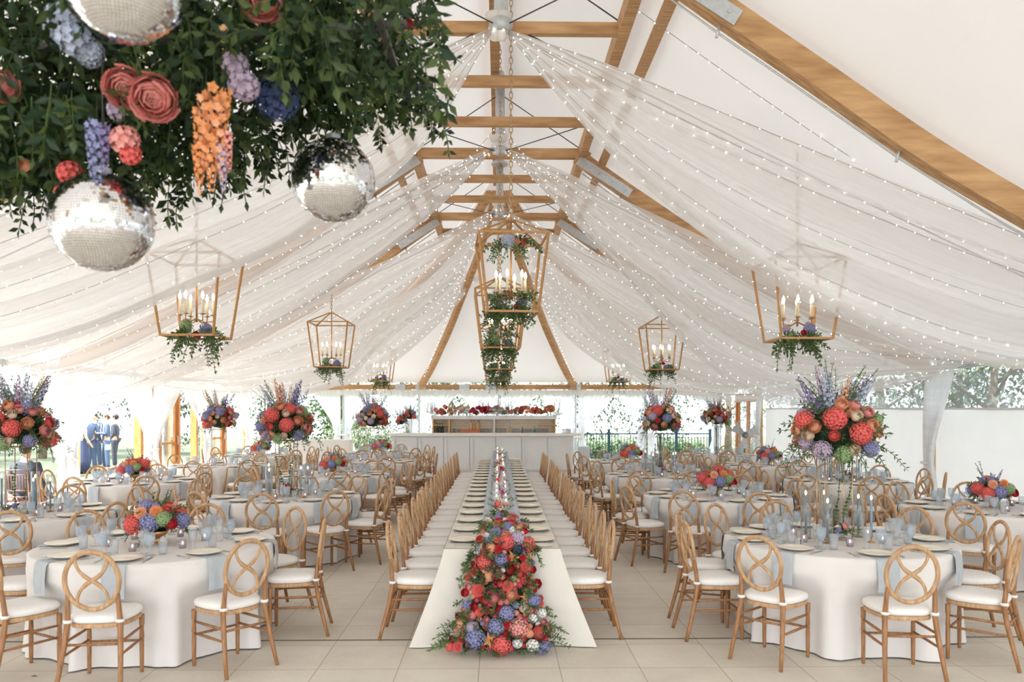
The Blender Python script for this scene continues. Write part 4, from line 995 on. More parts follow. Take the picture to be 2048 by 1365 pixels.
# low glass pedestals with floating candles, and bud vases, down the middle
ped_cup = MB().lathe([(0.001, 0), (0.035, 0.002), (0.008, 0.012), (0.006, 0.13), (0.03, 0.14), (0.055, 0.165), (0.06, 0.20), (0.058, 0.20), (0.05, 0.168), (0.001, 0.15)], 18).mesh('glass_cup', clear_glass)
ped_wax = MB().lathe([(0.001, 0.16), (0.036, 0.16), (0.04, 0.18), (0.03, 0.195), (0.001, 0.197)], 14).mesh('floating_wax', cushion_m)
ped_flame = MB().ball((0, 0, 0.207), 0.006, 8, sq=(1, 1, 1.8)).mesh('flame', flame_m)
rj = random.Random(5)
n = 0
for i in range(21):
    for s in (-1, 1):
        y = 7.865 + i * 0.49; hgt = rj.choice([0.8, 1.0, 1.25]) * (1.0 if i < 14 else 1.25)
        t = thing('glass_candle_pedestal', f'footed glass candle cup on the long table, {ordw[min(i, 19)]} {"left" if s < 0 else "right"} of the flowers', 'candle holder', (TCX + s * 0.047, y, TZ), 0, 'glass candle cups on the long table') if i < 20 else None
        if not t: continue
        ob('glass_cup', ped_cup, t, (0, 0, 0), None, (.75, .75, hgt)); ob('floating_wax', ped_wax, t, (0, 0, 0.18 * (hgt - 1)), None, .75 and (.75, .75, 1)); ob('flame', ped_flame, t, (0, 0, 0.18 * (hgt - 1)), None, 1)
# flowers down the middle of the table: small vases
sprayc = ['coral', 'peach', 'pink', 'red', 'orange', 'blush', 'hotpink', 'blue', 'white']
for i in range(20):
    y = 7.62 + i * 0.49; rr = random.Random(i + 500); x = TCX + rr.uniform(-0.012, 0.012)
    t = thing('bud_vase', f'small vase of mixed flowers on the long table, {ordw[i]} behind the flower cascade', 'vase', (x, y, TZ), 0, 'bud vases down the long table')
    ob('vase', MB().lathe([(0.001, 0), (0.03, 0.002), (0.036, 0.04), (0.014, 0.08), (0.017, 0.10), (0.015, 0.10), (0.012, 0.08), (0.001, 0.01)], 14).mesh('vase', clear_glass), t)
    mb = MB()
    for k in range(5): a = rr.uniform(0, 6.28); leafy_sprig(mb, (0, 0, 0.08), (0.6 * math.cos(a), 0.6 * math.sin(a), 1), rr.uniform(0.08, 0.2), 5, 0.03, 0.4, rnd=rr)
    f = ob('foliage', mb.mesh('foliage', [leaf_a, leaf_b]), t); f['kind'] = 'stuff'
    for k in range(5):
        a = k * 1.25 + rr.uniform(-.3, .3); add_bloom(t, rr.choice(['rose', 'dahlia', 'anemone', 'glory_lily', 'pompon']), rr.choice(sprayc), (0.05 * math.cos(a), 0.05 * math.sin(a), 0.10 + 0.12 * rr.random()), rr.uniform(0.02, 0.036), (math.cos(a), math.sin(a) - 0.5, 1), rr)
    if i < 7: 
        add_bloom(t, 'spike', rr.choice(['mauve', 'purple', 'blush']), (0, 0, 0.1), 0.24, (rr.uniform(-.2, .2), 0, 1), rr)

# the cascade of flowers from the table end to the floor
cas = thing('flower_cascade', 'waterfall of coral, red, violet and white flowers spilling from the table end to the floor', 'flower arrangement', (0, 0, 0))
rnd = random.Random(77)
CW = [('hydrangea', 'coral', .062, 8), ('hydrangea', 'blue', .062, 11), ('rose', 'peach', .042, 8), ('dahlia', 'red', .04, 11), ('dahlia', 'coral', .052, 13), ('pompon', 'peach', .038, 7), ('rose', 'red', .036, 8), ('peony', 'pink', .05, 6),
      ('stock', 'white', .042, 5), ('glory_lily', 'orange', .055, 10), ('glory_lily', 'peach', .05, 6), ('hydrangea', 'mauve', .05, 3), ('rose', 'coral', .04, 8), ('stock', 'blue', .042, 6), ('anemone', 'hotpink', .036, 5), ('stock', 'green', .036, 4), ('rose', 'pink', .038, 5)]
pool = [w_ for w_ in CW for _ in range(w_[3])]
placed = []
CX0 = TCX + 0.02
def cas_point(t, u):
    """t: 0 on the table top .. 1 at the floor; u: -1..1 across"""
    if t < 0.22:
        k = t / 0.22; y = lerp(7.25, TY0 - 0.02, k); half = lerp(0.09, 0.185, k); z = TZ + 0.05 + 0.10 * math.sin(k * PI * 0.8)
        nrm = Vector((u * 0.5, -0.5, 1))
        z += 0.06 * (1 - u * u) * (1 - k)
    else:
        k = (t - 0.22) / 0.78; z = lerp(TZ + 0.10, 0.055, k); y = TY0 - 0.06 - 0.18 * k ** 1.6 - 0.07 * (1 - u * u); half = lerp(0.20, 0.40, k ** 1.15)
        nrm = Vector((u * 0.6, -1, 0.35 - 0.1 * k))
    return Vector((CX0 - 0.035 * t + u * half, y, z)), nrm
def big_first(): return 
special = [('hydrangea', 'blue', .078, .93, -.5), ('hydrangea', 'coral', .078, .97, .02), ('hydrangea', 'pink', .078, .86, .38), ('stock', 'white', .06, .98, .62), ('stock', 'white', .05, .96, .33), ('hydrangea', 'blue', .07, .85, -.1), ('pompon', 'mauve', .06, .86, -.62),
           ('pompon', 'peach', .05, .84, -.86), ('peony', 'coral', .062, .9, .82), ('rose', 'peach', .05, .63, .25), ('rose', 'red', .045, .74, -.03), ('hydrangea', 'blue', .065, .76, .12), ('hydrangea', 'blue', .055, .68, .8), ('hydrangea', 'blue', .055, .38, -.05), ('hydrangea', 'navy', .045, .3, .5),
           ('hydrangea', 'coral', .062, .4, -.6), ('hydrangea', 'coral', .062, .25, .15), ('rose', 'red', .045, .45, .25), ('dahlia', 'red', .042, .38, .1), ('glory_lily', 'orange', .06, .36, .35), ('pompon', 'peach', .042, .29, -.45), ('pompon', 'peach', .042, .5, -.4), ('dahlia', 'coral', .06, .6, -.62),
           ('pompon', 'white', .036, .15, .05), ('pompon', 'white', .036, .08, -.3), ('pompon', 'white', .034, .02, -.5), ('pompon', 'white', .034, .03, .7), ('rose', 'blush', .05, .72, .55), ('stock', 'white', .045, .8, .7)]
cnt = 0
for kd, c, r, t_, u in special:
    q, nn = cas_point(t_, u); placed.append((q, r)); add_bloom(cas, kd, c, q, r, nn, rnd); cnt += 1
for tr in range(3000):
    if cnt >= 98: break
    t_ = rnd.random(); u = rnd.uniform(-1, 1); kd, c, r, _ = rnd.choice(pool); r *= rnd.uniform(0.8, 1.15)
    q, nn = cas_point(t_, u)
    if all((pq - q).length > (pr + r) * 0.70 for pq, pr in placed):
        placed.append((q, r)); add_bloom(cas, kd, c, q, r, nn, rnd); cnt += 1
mb = MB()
for i in range(210):
    t_ = rnd.random(); u = rnd.uniform(-1.04, 1.04); q, nn = cas_point(t_, u); leafy_sprig(mb, q + nn.normalized() * 0.005, nn + Vector((rnd.uniform(-1, 1) + u * 0.8, rnd.uniform(-.3, .3), rnd.uniform(-.8, .8))), rnd.uniform(0.04, 0.085), 3, 0.042, 0.3, 0.5, rnd=rnd)
for i in range(14):
    s = rnd.choice((-1, 1)); t_ = rnd.uniform(0.82, 1.0); q, nn = cas_point(t_, s * 0.95); q.z = max(q.z, 0.07); leafy_sprig(mb, q, (s, -0.3, 0.15), rnd.uniform(0.08, 0.17), 5, 0.045, 0.35, 0.3, rnd=rnd)
for i in range(14):
    u = rnd.uniform(-.8, .8); q, nn = cas_point(1.0, u); leafy_sprig(mb, q, (u * .6, -1, 0.12), rnd.uniform(0.05, 0.1), 4, 0.035, 0.2, 0.4, rnd=rnd)
for s, tt in ((-1, .27), (-1, .33), (1, .25), (-1, .4), (1, .3)):
    q, nn = cas_point(tt, s * 0.95); leafy_sprig(mb, q, (s, -0.4, -0.3), 0.17, 6, 0.045, 1.0, 0.4, rnd=rnd)
FM = MB(); fmats = []
for tr in range(9000):
    t_ = rnd.random() ** 0.8; u = rnd.uniform(-1, 1); kd, c, r, _ = rnd.choice(pool)
    if kd in ('glory_lily',) or (c in ('red', 'coral') and rnd.random() < .6): continue
    r *= rnd.uniform(0.5, 0.8); q, nn = cas_point(t_, u); q = q - nn.normalized() * 0.012
    if all((pq - q).length > (pr + r) * 0.74 for pq, pr in placed) and len(fmats) < 4000:
        placed.append((q, r)); me_ = bloom(kd, c); qq = orient(nn) @ Quaternion((0, 0, 1), rnd.uniform(0, 6.28))
        for mm in me_.materials:
            if mm not in fmats: fmats.append(mm)
        FM.add([qq @ (v.co * r) + q for v in me_.vertices], [tuple(p_.vertices) for p_ in me_.polygons]); FM.mi[-len(me_.polygons):] = [fmats.index(me_.materials[p_.material_index]) for p_ in me_.polygons]
fb = ob('filler_blossoms', FM.mesh('filler_blossoms', fmats), cas); fb['kind'] = 'stuff'
zmn = [i for i, v in enumerate(mb.v) if v[2] < 0.004]
for i in zmn: mb.v[i] = (mb.v[i][0], mb.v[i][1], 0.004)
f = ob('foliage', mb.mesh('foliage', [leaf_a, leaf_b]), cas); f['kind'] = 'stuff'
bk = MB(); bk.grid(lambda u, v: (CX0 - 0.02 + (u - .5) * 1.7 * lerp(0.17, 0.36, v), TY0 - 0.03 - 0.14 * v ** 1.6 - 0.05 * math.sin(u * PI), lerp(TZ + 0.07, 0.02, v)), 8, 12)
b_ = ob('moss_backing', bk.mesh('moss_backing', leaf_d), cas)

# ================================================================== HANGING LANTERNS
lantern_proto = {}
def lantern(x, y, zb, label, seed, rot=0.0, top_flowers=False, chain_top=7.4, lean_=0.0):
    t = thing('lantern_chandelier', label, 'chandelier', (x, y, zb), rot, 'gold lantern chandeliers')
    t.scale = (1.15,) * 3; A, B, H = 0.375, 0.275, 0.84; fr = MB(); w_ = 0.022
    tp = [(sx * A, sy * A, H) for sx, sy in ((-1, -1), (1, -1), (1, 1), (-1, 1))]; bt = [(sx * B, sy * B, 0) for sx, sy in ((-1, -1), (1, -1), (1, 1), (-1, 1))]
    for i in range(4):
        fr.beam(tp[i], tp[(i + 1) % 4], w_, w_); fr.beam(bt[i], bt[(i + 1) % 4], w_, w_); fr.beam(bt[i], tp[i], w_, w_); fr.beam(tp[i], (0.04 * (1 if tp[i][0] > 0 else -1), 0.04 * (1 if tp[i][1] > 0 else -1), H + 0.2), w_ * 0.9, w_ * 0.9)
    fr.tube([(0.05 * math.cos(a), 0.05 * math.sin(a), H + 0.2) for a in [i * PI / 6 for i in range(12)]], 0.012, 6, closed=True)
    ob('gilt_frame', fr.mesh('gilt_frame', lantern_gold, False), t)
    ar = MB(); ar.tube([(0, 0, 0.16), (0, 0, H + 0.24)], 0.011, 8)
    for k in range(6):
        a = k * PI / 3 + 0.2; c, s = math.cos(a), math.sin(a)
        ar.tube([(0, 0, 0.2), (0.08 * c, 0.08 * s, 0.16), (0.17 * c, 0.17 * s, 0.17), (0.17 * c, 0.17 * s, 0.23)], 0.006, 6)
        ar.lathe([(0.001, 0.225), (0.034, 0.235), (0.034, 0.238), (0.001, 0.24)], 10, (0.17 * c, 0.17 * s, 0))
    ob('candle_arms', ar.mesh('candle_arms', lantern_gold), t)
    for k in range(6):
        a = k * PI / 3 + 0.2; c, s = 0.17 * math.cos(a), 0.17 * math.sin(a)
        if 'c' not in lantern_proto:
            lantern_proto['c'] = MB().lathe([(0.014, 0), (0.0145, 0.15), (0.006, 0.153)], 10).mesh('candle_sleeve', candle_m); lantern_proto['b'] = MB().lathe([(0.001, 0.15), (0.011, 0.165), (0.017, 0.19), (0.012, 0.215), (0.002, 0.24)], 10).mesh('bulb', bulb_m)
        cs = ob('candle_sleeve', lantern_proto['c'], t, (c, s, 0.24)); ob('bulb', lantern_proto['b'], cs)
    ch = MB(); z = H + 0.22; k = 0; top = (chain_top - zb) / 1.15
    while z < top:
        L = 0.075; pts = []
        for j in range(10):
            a = j * 2 * PI / 10; px, pz = 0.019 * math.cos(a), (L / 2 + 0.006) * math.sin(a); pts.append((px, 0, z + L / 2 + pz) if k % 2 else (0, px, z + L / 2 + pz))
        ch.tube(pts, 0.005, 5, closed=True); z += L * 0.86; k += 1
    ob('chain', ch.mesh('chain', chain_m), t)
    rnd = random.Random(seed); mb = MB()
    for i in range(46):
        a = rnd.uniform(0, 6.28); v = Vector((math.cos(a), math.sin(a), rnd.uniform(-0.8, 0.6))); leafy_sprig(mb, Vector((0.1 * v.x, 0.1 * v.y, 0.04 + 0.06 * rnd.uniform(-1, 1))), v, rnd.uniform(0.12, 0.26), 5, 0.06, 0.8, 0.5, rnd=rnd)
    for i in range(5):
        a = rnd.uniform(0, 6.28); leafy_sprig(mb, (0.1 * math.cos(a), 0.1 * math.sin(a), 0.0), (math.cos(a) * 0.8, math.sin(a) * 0.8, -0.4), rnd.uniform(0.3, 0.42), 8, 0.055, 1.2, 0.5, rnd=rnd)
    if top_flowers:
        for i in range(34):
            a = rnd.uniform(0, 6.28); v = Vector((math.cos(a), math.sin(a), rnd.uniform(-0.5, 0.9))); leafy_sprig(mb, Vector((0.08 * v.x, 0.08 * v.y, 0.10 + 0.1 * v.z)), v, rnd.uniform(0.12, 0.24), 5, 0.065, 0.6, 0.5, rnd=rnd)
        for i in range(20):
            a = rnd.uniform(0, 6.28); v = Vector((math.cos(a), math.sin(a), rnd.uniform(-0.7, 0.5))); leafy_sprig(mb, Vector((0.06 * v.x, 0.06 * v.y, H - 0.03)), v, rnd.uniform(0.15, 0.3), 5, 0.055, 0.9, 0.5, rnd=rnd)
        for i in range(4):
            leafy_sprig(mb, (0.0, -0.05, H), (1, -0.5, 0.1), rnd.uniform(0.35, 0.55), 8, 0.06, 0.6, 0.5, rnd=rnd)
    f = ob('greenery', mb.mesh('greenery', [leaf_a, leaf_b]), t); f['kind'] = 'stuff'
    ks = [('hydrangea', 'blue', 0.075), ('rose', 'peach', 0.04), ('rose', 'coral', 0.04), ('stock', 'mauve', 0.05), ('hydrangea', 'green', 0.07), ('rose', 'red', 0.035)]
    for i in range(6):
        a = i * 1.05 + seed; kd, c, r = ks[(i + seed) % 6]; add_bloom(t, kd, c, (0.11 * math.cos(a), 0.11 * math.sin(a), 0.02 + 0.05 * (i % 3)), r, (math.cos(a), math.sin(a), 0.2 - 0.5 * (i % 2)), rnd)
    if top_flowers:
        for i, (kd, c, r) in enumerate([('hydrangea', 'paleblue', 0.08), ('rose', 'peach', 0.04), ('rose', 'coral', 0.045)]):
            add_bloom(t, kd, c, (0.09 * (i - 1) + 0.05, -0.12, H - 0.05), r, (0.2 * (i - 1), -1, -0.2), rnd)
lantern(0.16, 10.3, 3.09, 'big gold lantern over the long table, nearest, flowers at top and bottom', 1, R(4), True, 8.0)
lantern(0.03, 13.6, 2.89, 'second gold lantern over the long table with violet hydrangea', 2, R(2), True, 8.0)
lantern(0.0, 18.2, 2.76, 'third gold lantern over the long table, full of greenery', 3, 0, True, 8.0)
lantern(-0.02, 22.4, 2.66, 'smallest gold lantern over the long table, nearest the bar', 4, 0, True, 7.8)
lantern(-3.73, 9.95, 2.756, 'gold lantern hanging left of the long table, behind a sheer drape', 5, 0, False, 5.1)
lantern(3.76, 10.0, 2.733, 'gold lantern hanging right of the long table, behind a sheer drape', 7, 0, False, 5.1)
lantern(-3.68, 17.7, 2.78, 'middle gold lantern on the left, veiled by the drapes', 8, 0, False, 5.1)
lantern(3.62, 17.7, 2.73, 'middle gold lantern on the right, veiled by the drapes', 9, 0, False, 5.1)
lantern(-3.68, 25.0, 2.72, 'farthest gold lantern on the left before the end beam', 10, 0, False, 4.3)
lantern(3.75, 25.0, 2.72, 'farthest gold lantern on the right, half behind a drape', 12, 0, False, 4.3)

# ================================================================== FLOWER CLOUD AND MIRROR BALLS (near, upper left)
cl = thing('hanging_flower_cloud', 'large hanging cloud of dark greenery with roses and delphinium at the upper left', 'hanging flowers', (0, 0, 0))
rnd = random.Random(9)
fm = MB()
for (a, b) in (((-3.2, 3.5, 3.35), (-0.4, 3.5, 3.55)), ((-3.2, 4.3, 3.45), (-0.35, 4.3, 3.6)), ((-3.0, 3.3, 3.4), (-3.0, 4.5, 3.4)), ((-1.7, 3.3, 3.45), (-1.7, 4.5, 3.45)), ((-0.5, 3.3, 3.5), (-0.5, 4.5, 3.55))): fm.beam(a, b, 0.03, 0.03)
for x in (-2.9, -0.6):
    for y in (3.6, 4.2): fm.tube([(x, y, 3.5), (x, y, 6.2)], 0.004, 4)
ob('hanging_frame', fm.mesh('hanging_frame', cable_m, False), cl)
mb = MB()
def zlow(x):
    return interp([(-3.4, 2.95), (-2.4, 3.0), (-1.7, 3.02), (-1.35, 3.14), (-0.95, 3.32), (-0.6, 3.34), (-0.3, 3.38)], x)
for i in range(2300):
    x = rnd.uniform(-3.2, -0.42) if i % 6 else rnd.uniform(-0.9, -0.25); y = rnd.uniform(3.15, 4.3); z = zlow(x) + rnd.uniform(0.02, 1.15) ** 1.15
    if x > -0.75 and rnd.random() < 0.55: continue
    v = Vector((rnd.uniform(-1, 1), rnd.uniform(-1, 1), rnd.uniform(-1.3, 0.5)))
    leafy_sprig(mb, (x, y, z), v, rnd.uniform(0.12, 0.22), 4, rnd.uniform(0.06, 0.105), 0.9, 0.46, rnd=rnd)
for i in range(120):
    x = rnd.uniform(-3.1, -0.3); y = rnd.uniform(3.2, 4.4); leafy_sprig(mb, (x, y, zlow(x) + 0.1), (rnd.uniform(-.4, .4), rnd.uniform(-.4, .4), -1), rnd.uniform(0.14, 0.30) * (0.6 if x > -1.1 else 1), 6, 0.07, 0.6, 0.45, rnd=rnd)
f = ob('foliage', mb.mesh('foliage', [leaf_g, leaf_d]), cl); f['kind'] = 'stuff'
def cb(kind, c, px, py, d, r, dr): add_bloom(cl, kind, c, P(px, py, d), r, dr, rnd)
cb('stock', 'paleblue', 150, 80, 3.25, 0.085, (0, -1, -.4)); cb('hydrangea', 'paleblue', 135, 50, 3.3, 0.09, (0, -1, -.4)); cb('hydrangea', 'paleblue', 178, 105, 3.3, 0.06, (0, -1, -.4))
cb('peony', 'pink', 250, 175, 3.2, 0.075, (.2, -1, -.5)); cb('peony', 'pink', 308, 196, 3.15, 0.085, (.2, -1, -.6)); cb('stock', 'mauve', 240, 220, 3.3, 0.06, (0, -1, -.5)); cb('stock', 'mauve', 470, 130, 3.3, 0.07, (0, -1, -.3)); cb('stock', 'mauve', 488, 172, 3.3, 0.08, (0, -1, -.3))
cb('peony', 'pink', 525, -2, 3.3, 0.085, (0, -1, -.8)); cb('peony', 'pink', 2, 172, 3.2, 0.06, (.5, -1, -.4)); cb('hydrangea', 'navy', 555, 195, 3.5, 0.10, (0, -1, -.3)); cb('stock', 'pink', 250, 280, 3.2, 0.07, (0, -1, -.5)); cb('stock', 'coral', 262, 310, 3.2, 0.05, (0, -1, -.5))
cb('stock', 'coral', 140, 345, 3.35, 0.06, (0, -1, -.5)); cb('stock', 'coral', 125, 385, 3.35, 0.04, (0, -1, -.5)); cb('dahlia', 'red', 815, 45, 3.9, 0.03, (0, -1, 0)); cb('dahlia', 'coral', 745, 180, 3.9, 0.03, (0, -1, 0)); cb('rose', 'peach', 50, 330, 3.5, 0.03, (0, -1, 0))
for px, py, c, h in ((428, 172, 'orange', .5), (412, 190, 'peach', .4), (448, 178, 'orange', .36), (404, 215, 'orange', .4), (436, 200, 'peach', .42), (395, 285, 'orange', .28), (444, 290, 'mauve', .26), (195, 240, 'blue', .36), (183, 250, 'blue', .3), (208, 246, 'purple', .28), (420, 250, 'orange', .36), (455, 262, 'pink', .22)):
    add_bloom(cl, 'spike', c, P(px, py, 3.15), h * 0.75, (rnd.uniform(-.06, .06), 0, -1), rnd)
def mirror_ball(c, r, label, seed, top):
    t = thing('mirror_ball', label, 'mirror ball', c, 0, 'mirror balls under the flower cloud'); rnd = random.Random(seed)
    rows = int(PI * r / 0.0115); mb = MB(); g = 0.0009
    mb.ball((0, 0, 0), r * 0.985, 32, 1)
    for i in range(rows):
        p0, p1 = PI * i / rows, PI * (i + 1) / rows; pmid = (p0 + p1) / 2; n = max(6, int(2 * PI * r * math.sin(pmid) / 0.0115))
        for k in range(n):
            a0, a1 = 2 * PI * k / n, 2 * PI * (k + 1) / n; c_ = []
            for (p, a) in ((p0, a0), (p0, a1), (p1, a1), (p1, a0)): c_.append(Vector((math.sin(p) * math.cos(a), math.sin(p) * math.sin(a), math.cos(p))) * r)
            m = sum(c_, Vector()) / 4; nn = m.normalized(); tl = Vector((rnd.uniform(-1, 1), rnd.uniform(-1, 1), rnd.uniform(-1, 1))) * 0.06
            V = []
            for q in c_:
                q2 = m + (q - m) * 0.94; q2 = q2 + nn * ((q2 - m).dot(tl)); V.append(q2)
            mb.add(V, [(0, 3, 2, 1)], 0)
    ob('mirror_tiles', mb.mesh('mirror_tiles', [mirror, cable_m], False), t)
    ob('hanging_cap', MB().lathe([(0.035, r - 0.004), (0.035, r + 0.02), (0.01, r + 0.03), (0.01, r + 0.04)], 12).mesh('hanging_cap', steel_white, 'auto'), t)
    ob('hanging_wire', MB().tube([(0, 0, r + 0.03), (0, 0, top - c[2])], 0.003, 4).mesh('hanging_wire', cable_m), t)
mirror_ball(P(205, 445, 3.3), 0.2, 'larger whole mirror ball hanging lower left', 1, 3.5)
mirror_ball(P(667, 361, 3.9), 0.2, 'mirror ball hanging to the right under the greenery', 2, 3.6)
mirror_ball(P(246, -45, 2.6), 0.2, 'nearest mirror ball cut off by the top of the photo', 3, 4.4)
# ================================================================== THE BAR
BX0, BX1, BY = -3.15, 2.22, 23.6
bar = thing('bar_counter', 'long white panelled bar counter at the far end', 'bar', (0, 0, 0))
ob('body', MB().box(((BX0 + BX1) / 2, BY + 0.38, 0.53), (BX1 - BX0, 0.6, 1.06)).mesh('body', bar_white, False), bar)
ob('countertop', MB().box(((BX0 + BX1) / 2 + 0.05, BY + 0.32, 1.10), (BX1 - BX0 + 0.32, 0.85, 0.075)).mesh('countertop', bar_top, False), bar)
ob('plinth', MB().box(((BX0 + BX1) / 2, BY + 0.40, 0.03), (BX1 - BX0 + 0.02, 0.6, 0.05)).mesh('plinth', joint_m, False), bar)
n = 7
for i in range(n):
    x0 = lerp(BX0, BX1, i / n); x1 = lerp(BX0, BX1, (i + 1) / n); pn = MB(); y = BY + 0.07; b_ = 0.09
    for a, c in ((x0 + 0.02, x0 + b_), (x1 - b_, x1 - 0.02)): pn.box(((a + c) / 2, y - 0.008, 0.555), (c - a, 0.046, 0.768))
    pn.box(((x0 + x1) / 2, y, 0.11), (x1 - x0 - 0.04, 0.046, 0.12)); pn.box(((x0 + x1) / 2, y, 0.99), (x1 - x0 - 0.04, 0.046, 0.10))
    ob('front_panel', pn.mesh('front_panel', bar_white, False), bar)
tag(ob('ice_bin', MB().box((BX1 + 0.36, BY + 0.75, 0.36), (0.36, 0.5, 0.72)).mesh('ice_bin', steel_white, False)), 'grey bin standing at the right end of the bar', 'bin')
# back shelf unit
SX0, SX1, SY = -2.05, 1.78, 25.0
def tile_mat():
    m = bpy.data.materials.new('cream_tile'); m.use_nodes = True; n_ = m.node_tree.nodes; l = m.node_tree.links; p = n_['Principled BSDF']
    tc = n_.new('ShaderNodeTexCoord'); mp = n_.new('ShaderNodeMapping'); mp.inputs['Rotation'].default_value = (R(90), 0, 0); br = n_.new('ShaderNodeTexBrick'); br.inputs['Scale'].default_value = 1; br.inputs['Brick Width'].default_value = 0.2; br.inputs['Row Height'].default_value = 0.08; br.inputs['Mortar Size'].default_value = 0.005
    br.inputs['Color1'].default_value = rgb(214, 186, 150); br.inputs['Color2'].default_value = rgb(224, 200, 166); br.inputs['Mortar'].default_value = rgb(238, 226, 206)
    l.new(tc.outputs['Object'], mp.inputs[0]); l.new(mp.outputs[0], br.inputs['Vector']); l.new(br.outputs[0], p.inputs['Base Color']); p.inputs['Roughness'].default_value = 0.3; return m
bk = thing('back_bar_shelf', 'white back bar shelf unit with cream tiled back behind the counter', 'shelf', (0, 0, 0))
ob('tiled_back', MB().box(((SX0 + SX1) / 2, SY + 0.2, 1.28), (SX1 - SX0, 0.04, 0.66)).mesh('tiled_back', tile_mat(), False), bk)
ob('top_shelf', MB().box(((SX0 + SX1) / 2, SY, 1.60), (SX1 - SX0 + 0.06, 0.44, 0.11)).mesh('top_shelf', bar_white, False), bk)
ob('base_cabinet', MB().box(((SX0 + SX1) / 2, SY, 0.56), (SX1 - SX0, 0.44, 1.12)).mesh('base_cabinet', bar_white, False), bk)
for x, m_ in ((SX0 + 0.02, pole_wood), (SX0 + 0.52, pole_wood), ((SX0 + SX1) / 2, bar_white), (SX1 - 0.02, pole_wood)): ob('upright', MB().box((x, SY, 1.28), (0.045, 0.42, 0.55)).mesh('upright', m_, False), bk)
for a, c in ((SX0 + 0.04, SX0 + 0.5), (SX1 - 0.54, SX1 - 0.04)): ob('side_shelf', MB().box(((a + c) / 2, SY, 1.36), (c - a, 0.4, 0.025)).mesh('side_shelf', pole_wood, False), bk)
def bottle(x, y, z, h, m_, label, capm=None):
    t = thing('bottle', label, 'bottle', (x, y, z), 0, 'bottles on the back bar')
    ob('bottle_glass', MB().lathe([(0.034, 0), (0.037, 0.01), (0.037, h * 0.58), (0.014, h * 0.75), (0.013, h)], 12).mesh('bottle_glass', m_), t)
    ob('cap', MB().lathe([(0.015, h), (0.015, h + 0.025)], 8).mesh('cap', capm or joint_m), t)
green_gl = mat('dark_bottle_glass', rgb(44, 60, 52), 0.15); amber_gl = mat('amber_bottle_glass', rgb(214, 168, 116), 0.2); teal_gl = mat('teal_bottle_glass', rgb(60, 130, 150), 0.15); clear_bt = mat('pale_bottle', rgb(220, 222, 222), 0.2)
cz = 1.121
for i, x in enumerate((-1.9, -1.82, -1.74)): bottle(x, SY - 0.1, cz, 0.27, green_gl, f'dark wine bottle at the left end of the back bar, {ordw[i]} from left')
for i, x in enumerate((-0.86, -0.77, -0.64, -0.60)): bottle(x, SY - 0.1 + 0.04 * (i % 2), cz + 0.10, 0.26, amber_gl, f'tall amber bottle standing on the wooden riser, {ordw[i]} from left')
tag(ob('wooden_riser', MB().box((-0.88, SY - 0.08, cz + 0.05), (0.62, 0.26, 0.10)).mesh('wooden_riser', mat('red_wood', rgb(188, 110, 70), 0.5), False)), 'reddish wooden riser under the amber bottles', 'riser')
for i, x in enumerate((0.36, 0.74, 1.12)): bottle(x, SY - 0.1, cz, 0.16, teal_gl if i else amber_gl, ['short amber bottle right of the bar middle', 'teal round bottle between the stacked glasses', 'second teal bottle further right on the bar'][i])
BG = MB().lathe([(0.001, 0), (0.03, 0.002), (0.032, 0.13), (0.029, 0.13), (0.027, 0.01), (0.001, 0.01)], 10).mesh('bar_glass', clear_glass)
gxs = [-1.45 + .068 * k for k in range(4)] + [-.53 + .068 * k for k in range(5)] + [-.05 + .068 * k for k in range(5)] + [.44 + .062 * k for k in range(4)] + [.82 + .062 * k for k in range(4)] + [1.2 + .066 * k for k in range(6)]
for i, x in enumerate(gxs):
    put(BG, 'bar_glass', (x, SY - 0.13 + 0.05 * (i % 2), cz), 0, f'drinking glass in the row on the back bar, {ordw[i % 14]} {["of the left half", "of the right half"][i // 14]}', 'glass', 'glasses in rows on the back bar')
for i in range(8): put(BG, 'bar_glass', (1.92 + 0.07 * (i % 4) - 0.06 * (i // 4) * 0, BY + 0.25 + 0.1 * (i // 4), 1.139), 0, f'upturned glass on the right end of the counter, {ordw[i]}', 'glass', 'glasses on the counter end')
# garland along the top shelf
g = thing('bar_flower_garland', 'long low garland of red, peach and white flowers along the top of the back bar', 'garland', (0, 0, 1.655))
rnd = random.Random(31); mb = MB(); segs = [('pink', 'coral'), ('peach', 'hotpink'), ('blush', 'blush'), ('blush', 'white'), ('coral', 'hotpink'), ('red', 'hotpink'), ('blush', 'mauve'), ('white', 'blush'), ('peach', 'mauve'), ('coral', 'peach'), ('peach', 'coral'), ('peach', 'orange'), ('orange', 'peach')]
for i in range(92):
    x = lerp(SX0 + 0.1, SX1 - 0.05, (i + 0.5) / 92); c = rnd.choice(segs[min(12, int((x - SX0) / (SX1 - SX0) * 13))]); z = 0.06 + 0.20 * rnd.random() + (0.03 if i % 3 == 0 else 0)
    add_bloom(g, rnd.choice(['rose', 'rose', 'peony', 'dahlia']), c, (x + rnd.uniform(-.02, .02), SY - 0.08 + rnd.uniform(-0.09, 0.05), z), rnd.uniform(0.055, 0.08), (rnd.uniform(-.3, .3), -1, 0.5), rnd)
for i in range(120):
    x = rnd.uniform(SX0 - 0.15, SX1 + 0.12); leafy_sprig(mb, (x, SY - 0.05 + rnd.uniform(-.12, .1), 0.03), (rnd.uniform(-.6, .6), rnd.uniform(-.8, .1), rnd.uniform(0, 1.0)), rnd.uniform(0.1, 0.22), 4, 0.055, 0.3, rnd=rnd)
